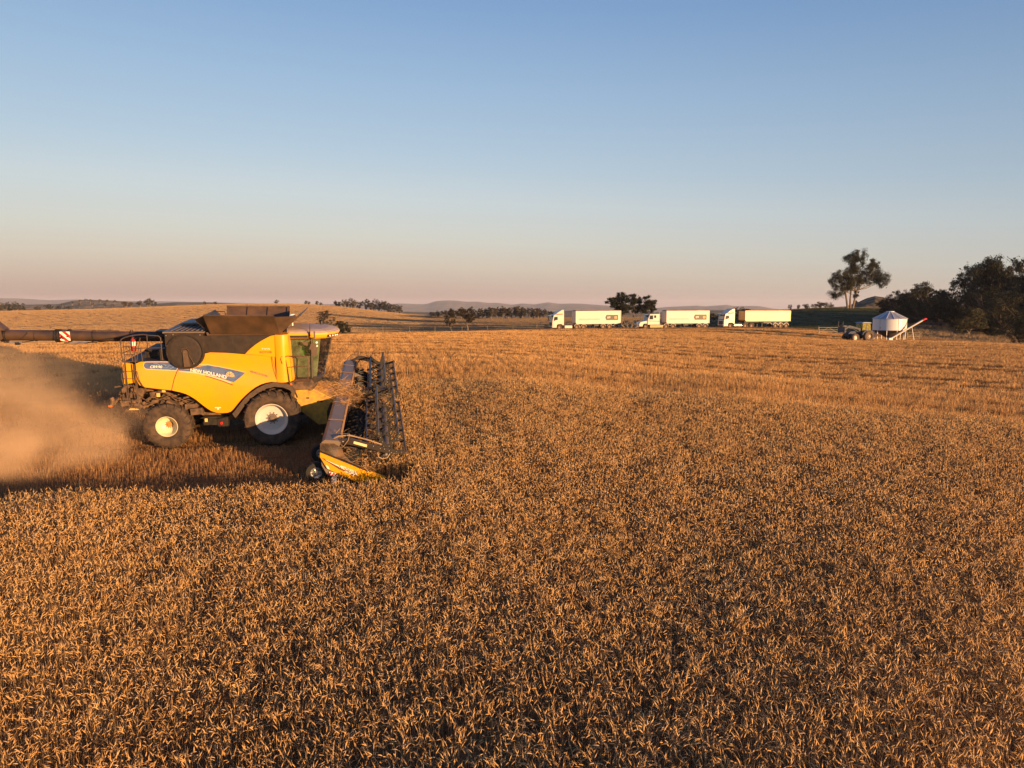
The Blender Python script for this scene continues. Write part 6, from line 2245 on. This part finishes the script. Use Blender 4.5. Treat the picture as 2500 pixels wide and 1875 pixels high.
# dry grass verge between the field and the trucks, and along the wood
g_ = Grower(77)
def verge_tuft(seed):
    g = Grower(seed)
    r = g.r
    for i in range(60):
        b = Vector((r.normal(0, .5), r.normal(0, .5), -.05))
        a = r.uniform(0, 6.28)
        dv = Vector((math.cos(a) * .3, math.sin(a) * .3, 1))
        h = r.uniform(.25, .75)
        g.face_strip([b, b + dv * h * .6, b + dv * h + Vector((dv.x, dv.y, 0)) * h * .5], [.012, .010, .003], Vector((-math.sin(a), math.cos(a), 0)), 0, r.uniform(0, .6))
    return g.mesh('verge_tuft', [straw_mat('verge_straw', [(.20, .11, .05), (.34, .20, .09), (.48, .30, .14)])])
vp = []
for i in range(3600):
    px = rng.uniform(860, 2560)
    d = field_end(px) + abs(rng.normal(0, 1.6)) - .2 + (rng.uniform(0, 14) if px > 2060 and rng.random() < .5 else 0)
    vp.append((px2(px, d), d))
vp = np.array(vp)
vz = height(vp[:, 0], vp[:, 1])
n = len(vp)
scatter('verge_grass', np.stack([vp[:, 0], vp[:, 1], vz], -1), np.stack([np.zeros(n), np.zeros(n), rng.uniform(0, 6.28, n)], -1), np.repeat(rng.uniform(.3, .75, n)[:, None], 3, 1), rng.integers(0, 3, n), [verge_tuft(80 + i) for i in range(3)],
        'strip of long dry grass along the far edge of the field and under the trucks', 'grass')

# ---------------------------------------------------------------- stubble and grass on the farther slopes
def cover_tuft(seed, size, n, h, w_, m):
    g = Grower(seed)
    r = g.r
    for i in range(n):
        b = Vector((r.uniform(-size, size), r.uniform(-size, size), -.1))
        a = r.uniform(0, 3.14)
        g.face_strip([b, b + Vector((r.normal(0, .2), r.normal(0, .2), 1)) * h * r.uniform(.6, 1.2)], [w_, w_ * .7], Vector((math.cos(a), math.sin(a), 0)), 0, r.uniform(0, .65))
    return g.mesh('cover_tuft', [m])
M_HILLS = straw_mat('hill_stubble', [(.30, .185, .085), (.40, .255, .12), (.48, .32, .155)], trans=.15)
M_PASTS = straw_mat('pasture_grass', [(.17, .12, .07), (.24, .165, .09), (.36, .23, .12)], trans=.15)
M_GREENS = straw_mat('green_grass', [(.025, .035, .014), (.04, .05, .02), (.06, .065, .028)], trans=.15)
def far_scatter(name, d0, d1, px0, px1, g, srcs_, cond, label, cat):
    X, Y = np.meshgrid(np.arange(px2(px0, d1), px2(px1, d1) if px1 > 1250 else px2(px1, d0), g), np.arange(d0, d1, g))
    X, Y = X.ravel(), Y.ravel()
    X, Y = X + rng.uniform(-.4, .4, len(X)) * g, Y + rng.uniform(-.4, .4, len(Y)) * g
    px = 1250 + 1735 * X / Y
    k = (px > px0) & (px < px1) & cond(px, X, Y)
    X, Y = X[k], Y[k]
    n = len(X)
    print(name, n)
    scatter(name, np.stack([X, Y, height(X, Y)], -1), np.stack([np.zeros(n), np.zeros(n), rng.uniform(0, 6.28, n)], -1), np.stack([np.ones(n), np.ones(n), rng.uniform(.75, 1.2, n)], -1), rng.integers(0, len(srcs_), n), srcs_, label, cat)
hill_b = lambda px: np.interp(px, [-900, 350, 800, 950, 1040, 1300], [150, 150, 262, 285, 310, 330])
far_scatter('hill_stubble', 150, 640, -260, 1040, 4.0, [cover_tuft(500 + i, 2.3, 420, .30, .028, M_HILLS) for i in range(4)], lambda px, X, Y: (Y + 6 * np.sin(X * .05) + 4 * np.sin(Y * .08 + X * .03) > hill_b(px) + 6) & (px < 1032 + 3 * np.sin(Y * .1)) & ((np.abs(Y - 395 - .12 * X) > 2.5) | (Y > 600)),
            'pale golden stubble covering the rounded hill behind the machine', 'stubble')
far_scatter('pasture_grass', 112, 640, 600, 2700, 4.5, [cover_tuft(520 + i, 2.5, 300, .35, .03, M_PASTS) for i in range(4)], lambda px, X, Y: (Y > field_end(px) + 6) & ~((px < 1034) & (Y > hill_b(px) + 2)) & ~((px > 1540) & (Y < 268) & (px < 2200)) & ~((px > 1290) & (px < 1600) & (Y < 205)),
            'dull dry pasture grass in the valley beyond the crest', 'grass')
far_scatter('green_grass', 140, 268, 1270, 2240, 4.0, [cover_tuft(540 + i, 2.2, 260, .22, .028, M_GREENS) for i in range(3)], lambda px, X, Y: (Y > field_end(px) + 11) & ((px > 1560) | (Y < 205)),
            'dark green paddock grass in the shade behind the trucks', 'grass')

# ---------------------------------------------------------------- dust blown out behind the machine, and the evening haze
def dust():
    me = bpy.data.meshes.new('dust_cloud')
    bm = bmesh.new()
    c, hx_, hy_, hz_ = (-21.0, 27.0, 1.2), 12.5, 9.8, 3.4
    bmesh.ops.create_cube(bm, size=1)
    for v in bm.verts: v.co = Vector((c[0] + v.co.x * 2 * hx_, c[1] + v.co.y * 2 * hy_, c[2] + v.co.z * 2 * hz_))
    bm.to_mesh(me)
    bm.free()
    m = bpy.data.materials.new('dust')
    m.use_nodes = True
    n, l = m.node_tree.nodes, m.node_tree.links
    n.remove(n['Principled BSDF'])
    out = n['Material Output']
    vol = n.new('ShaderNodeVolumePrincipled')
    vol.inputs['Color'].default_value = (.72, .51, .32, 1)
    vol.inputs['Anisotropy'].default_value = -.25
    tc = n.new('ShaderNodeTexCoord')
    def M(op, a, b=None, c_=None):
        q = n.new('ShaderNodeMath')
        q.operation = op
        for i, v in enumerate((a, b, c_)):
            if v is None: continue
            if isinstance(v, (int, float)): q.inputs[i].default_value = v
            else: l.new(v, q.inputs[i])
        return q.outputs[0]
    nz = n.new('ShaderNodeTexNoise')
    nz.inputs['Scale'].default_value = .5
    nz.inputs['Detail'].default_value = 7
    nz.inputs['Distortion'].default_value = .6
    nz.inputs['Roughness'].default_value = .6
    l.new(tc.outputs['Object'], nz.inputs['Vector'])
    # puffs: soft balls strung from the straw spreader back and to the near side
    puffs = [((-13.4, 24.6, 1.0), 1.3, 1.0), ((-12.9, 23.3, .8), 1.5, 1.2), ((-13.3, 22.0, .4), 1.7, 1.3), ((-14.6, 21.2, .2), 2.0, 1.2), ((-15.4, 23.4, .8), 2.2, 1.2), ((-16.6, 21.6, .3), 2.6, 1.1), ((-18.8, 21.0, .2), 3.0, .9), ((-19.0, 24.0, .7), 3.2, .5), ((-23.0, 22.5, .3), 4.2, .45),
             ((-16.8, 27.0, 1.5), 3.0, .42), ((-20.5, 28.0, 1.7), 4.2, .40), ((-25.5, 29.5, 1.6), 5.6, .32)]
    tot = None
    for (p, r, a) in puffs:
        v = n.new('ShaderNodeVectorMath')
        v.operation = 'SUBTRACT'
        l.new(tc.outputs['Object'], v.inputs[0])
        v.inputs[1].default_value = p
        v2 = n.new('ShaderNodeVectorMath')
        v2.operation = 'MULTIPLY'
        l.new(v.outputs[0], v2.inputs[0])
        v2.inputs[1].default_value = (1 / r, 1 / r, 1 / (r * .62))
        v3 = n.new('ShaderNodeVectorMath')
        v3.operation = 'LENGTH'
        l.new(v2.outputs[0], v3.inputs[0])
        k = n.new('ShaderNodeMapRange')
        k.interpolation_type = 'SMOOTHSTEP'
        k.inputs['From Min'].default_value = 1.0
        k.inputs['From Max'].default_value = .15
        k.inputs['To Min'].default_value = 0
        k.inputs['To Max'].default_value = a
        l.new(v3.outputs['Value'], k.inputs['Value'])
        tot = k.outputs[0] if tot is None else M('ADD', tot, k.outputs[0])
    nn = n.new('ShaderNodeMapRange')
    nn.inputs['From Min'].default_value = .40
    nn.inputs['From Max'].default_value = .66
    nn.inputs['To Min'].default_value = .05
    nn.inputs['To Max'].default_value = 1.7
    l.new(nz.outputs[0], nn.inputs['Value'])
    d = M('MULTIPLY', M('MULTIPLY', tot, nn.outputs[0]), DUST)
    l.new(d, vol.inputs['Density'])
    l.new(vol.outputs[0], out.inputs['Volume'])
    me.materials.append(m)
    o = bpy.data.objects.new('dust_cloud', me)
    COL.objects.link(o)
    tag(o, 'cloud of orange dust and chaff blown out behind the harvester', 'dust', kind='stuff')
DUST = .36
dust()
gr = Grower(91)
for i in range(3200):
    k = gr.r.random()
    c = Vector((-13.6, 24.9, 1.0)).lerp(Vector((-20.0, 21.4, .7)), k ** 1.3)
    p = c + Vector(gr.r.normal(0, 1, 3) * np.array((.5 + 2.2 * k, .5 + 1.8 * k, .35 + .7 * k)))
    if p.z < H(p.x, p.y) + .1: continue
    d = Vector(gr.r.normal(0, 1, 3)).normalized()
    gr.face_strip([p, p + d * gr.r.uniform(.01, .07)], [.0035, .002], d.orthogonal().normalized(), 0, gr.r.uniform(.2, .75))
o = bpy.data.objects.new('flying_chaff', gr.mesh('flying_chaff', [M_STUB]))
COL.objects.link(o)
tag(o, 'bits of straw and chaff flying in the dust behind the harvester', 'chaff', kind='stuff')
def haze():
    b = MB()
    x0, x1, y0, y1, z0, z1 = -11800, 11800, -11800, 11800, -135, 88
    b.box(((x0 + x1) / 2, (y0 + y1) / 2, (z0 + z1) / 2), (x1 - x0, y1 - y0, z1 - z0))
    m = bpy.data.materials.new('haze_air')
    m.use_nodes = True
    n, l = m.node_tree.nodes, m.node_tree.links
    n.remove(n['Principled BSDF'])
    v = n.new('ShaderNodeVolumePrincipled')
    v.inputs['Color'].default_value = (.80, .82, .95, 1)
    v.inputs['Density'].default_value = HAZE
    v.inputs['Anisotropy'].default_value = .0
    l.new(v.outputs[0], n['Material Output'].inputs['Volume'])
    o = b.build('haze', m)
    tag(o, 'thin evening haze over the whole landscape', 'haze', kind='stuff')
HAZE = 6.5e-5
haze()
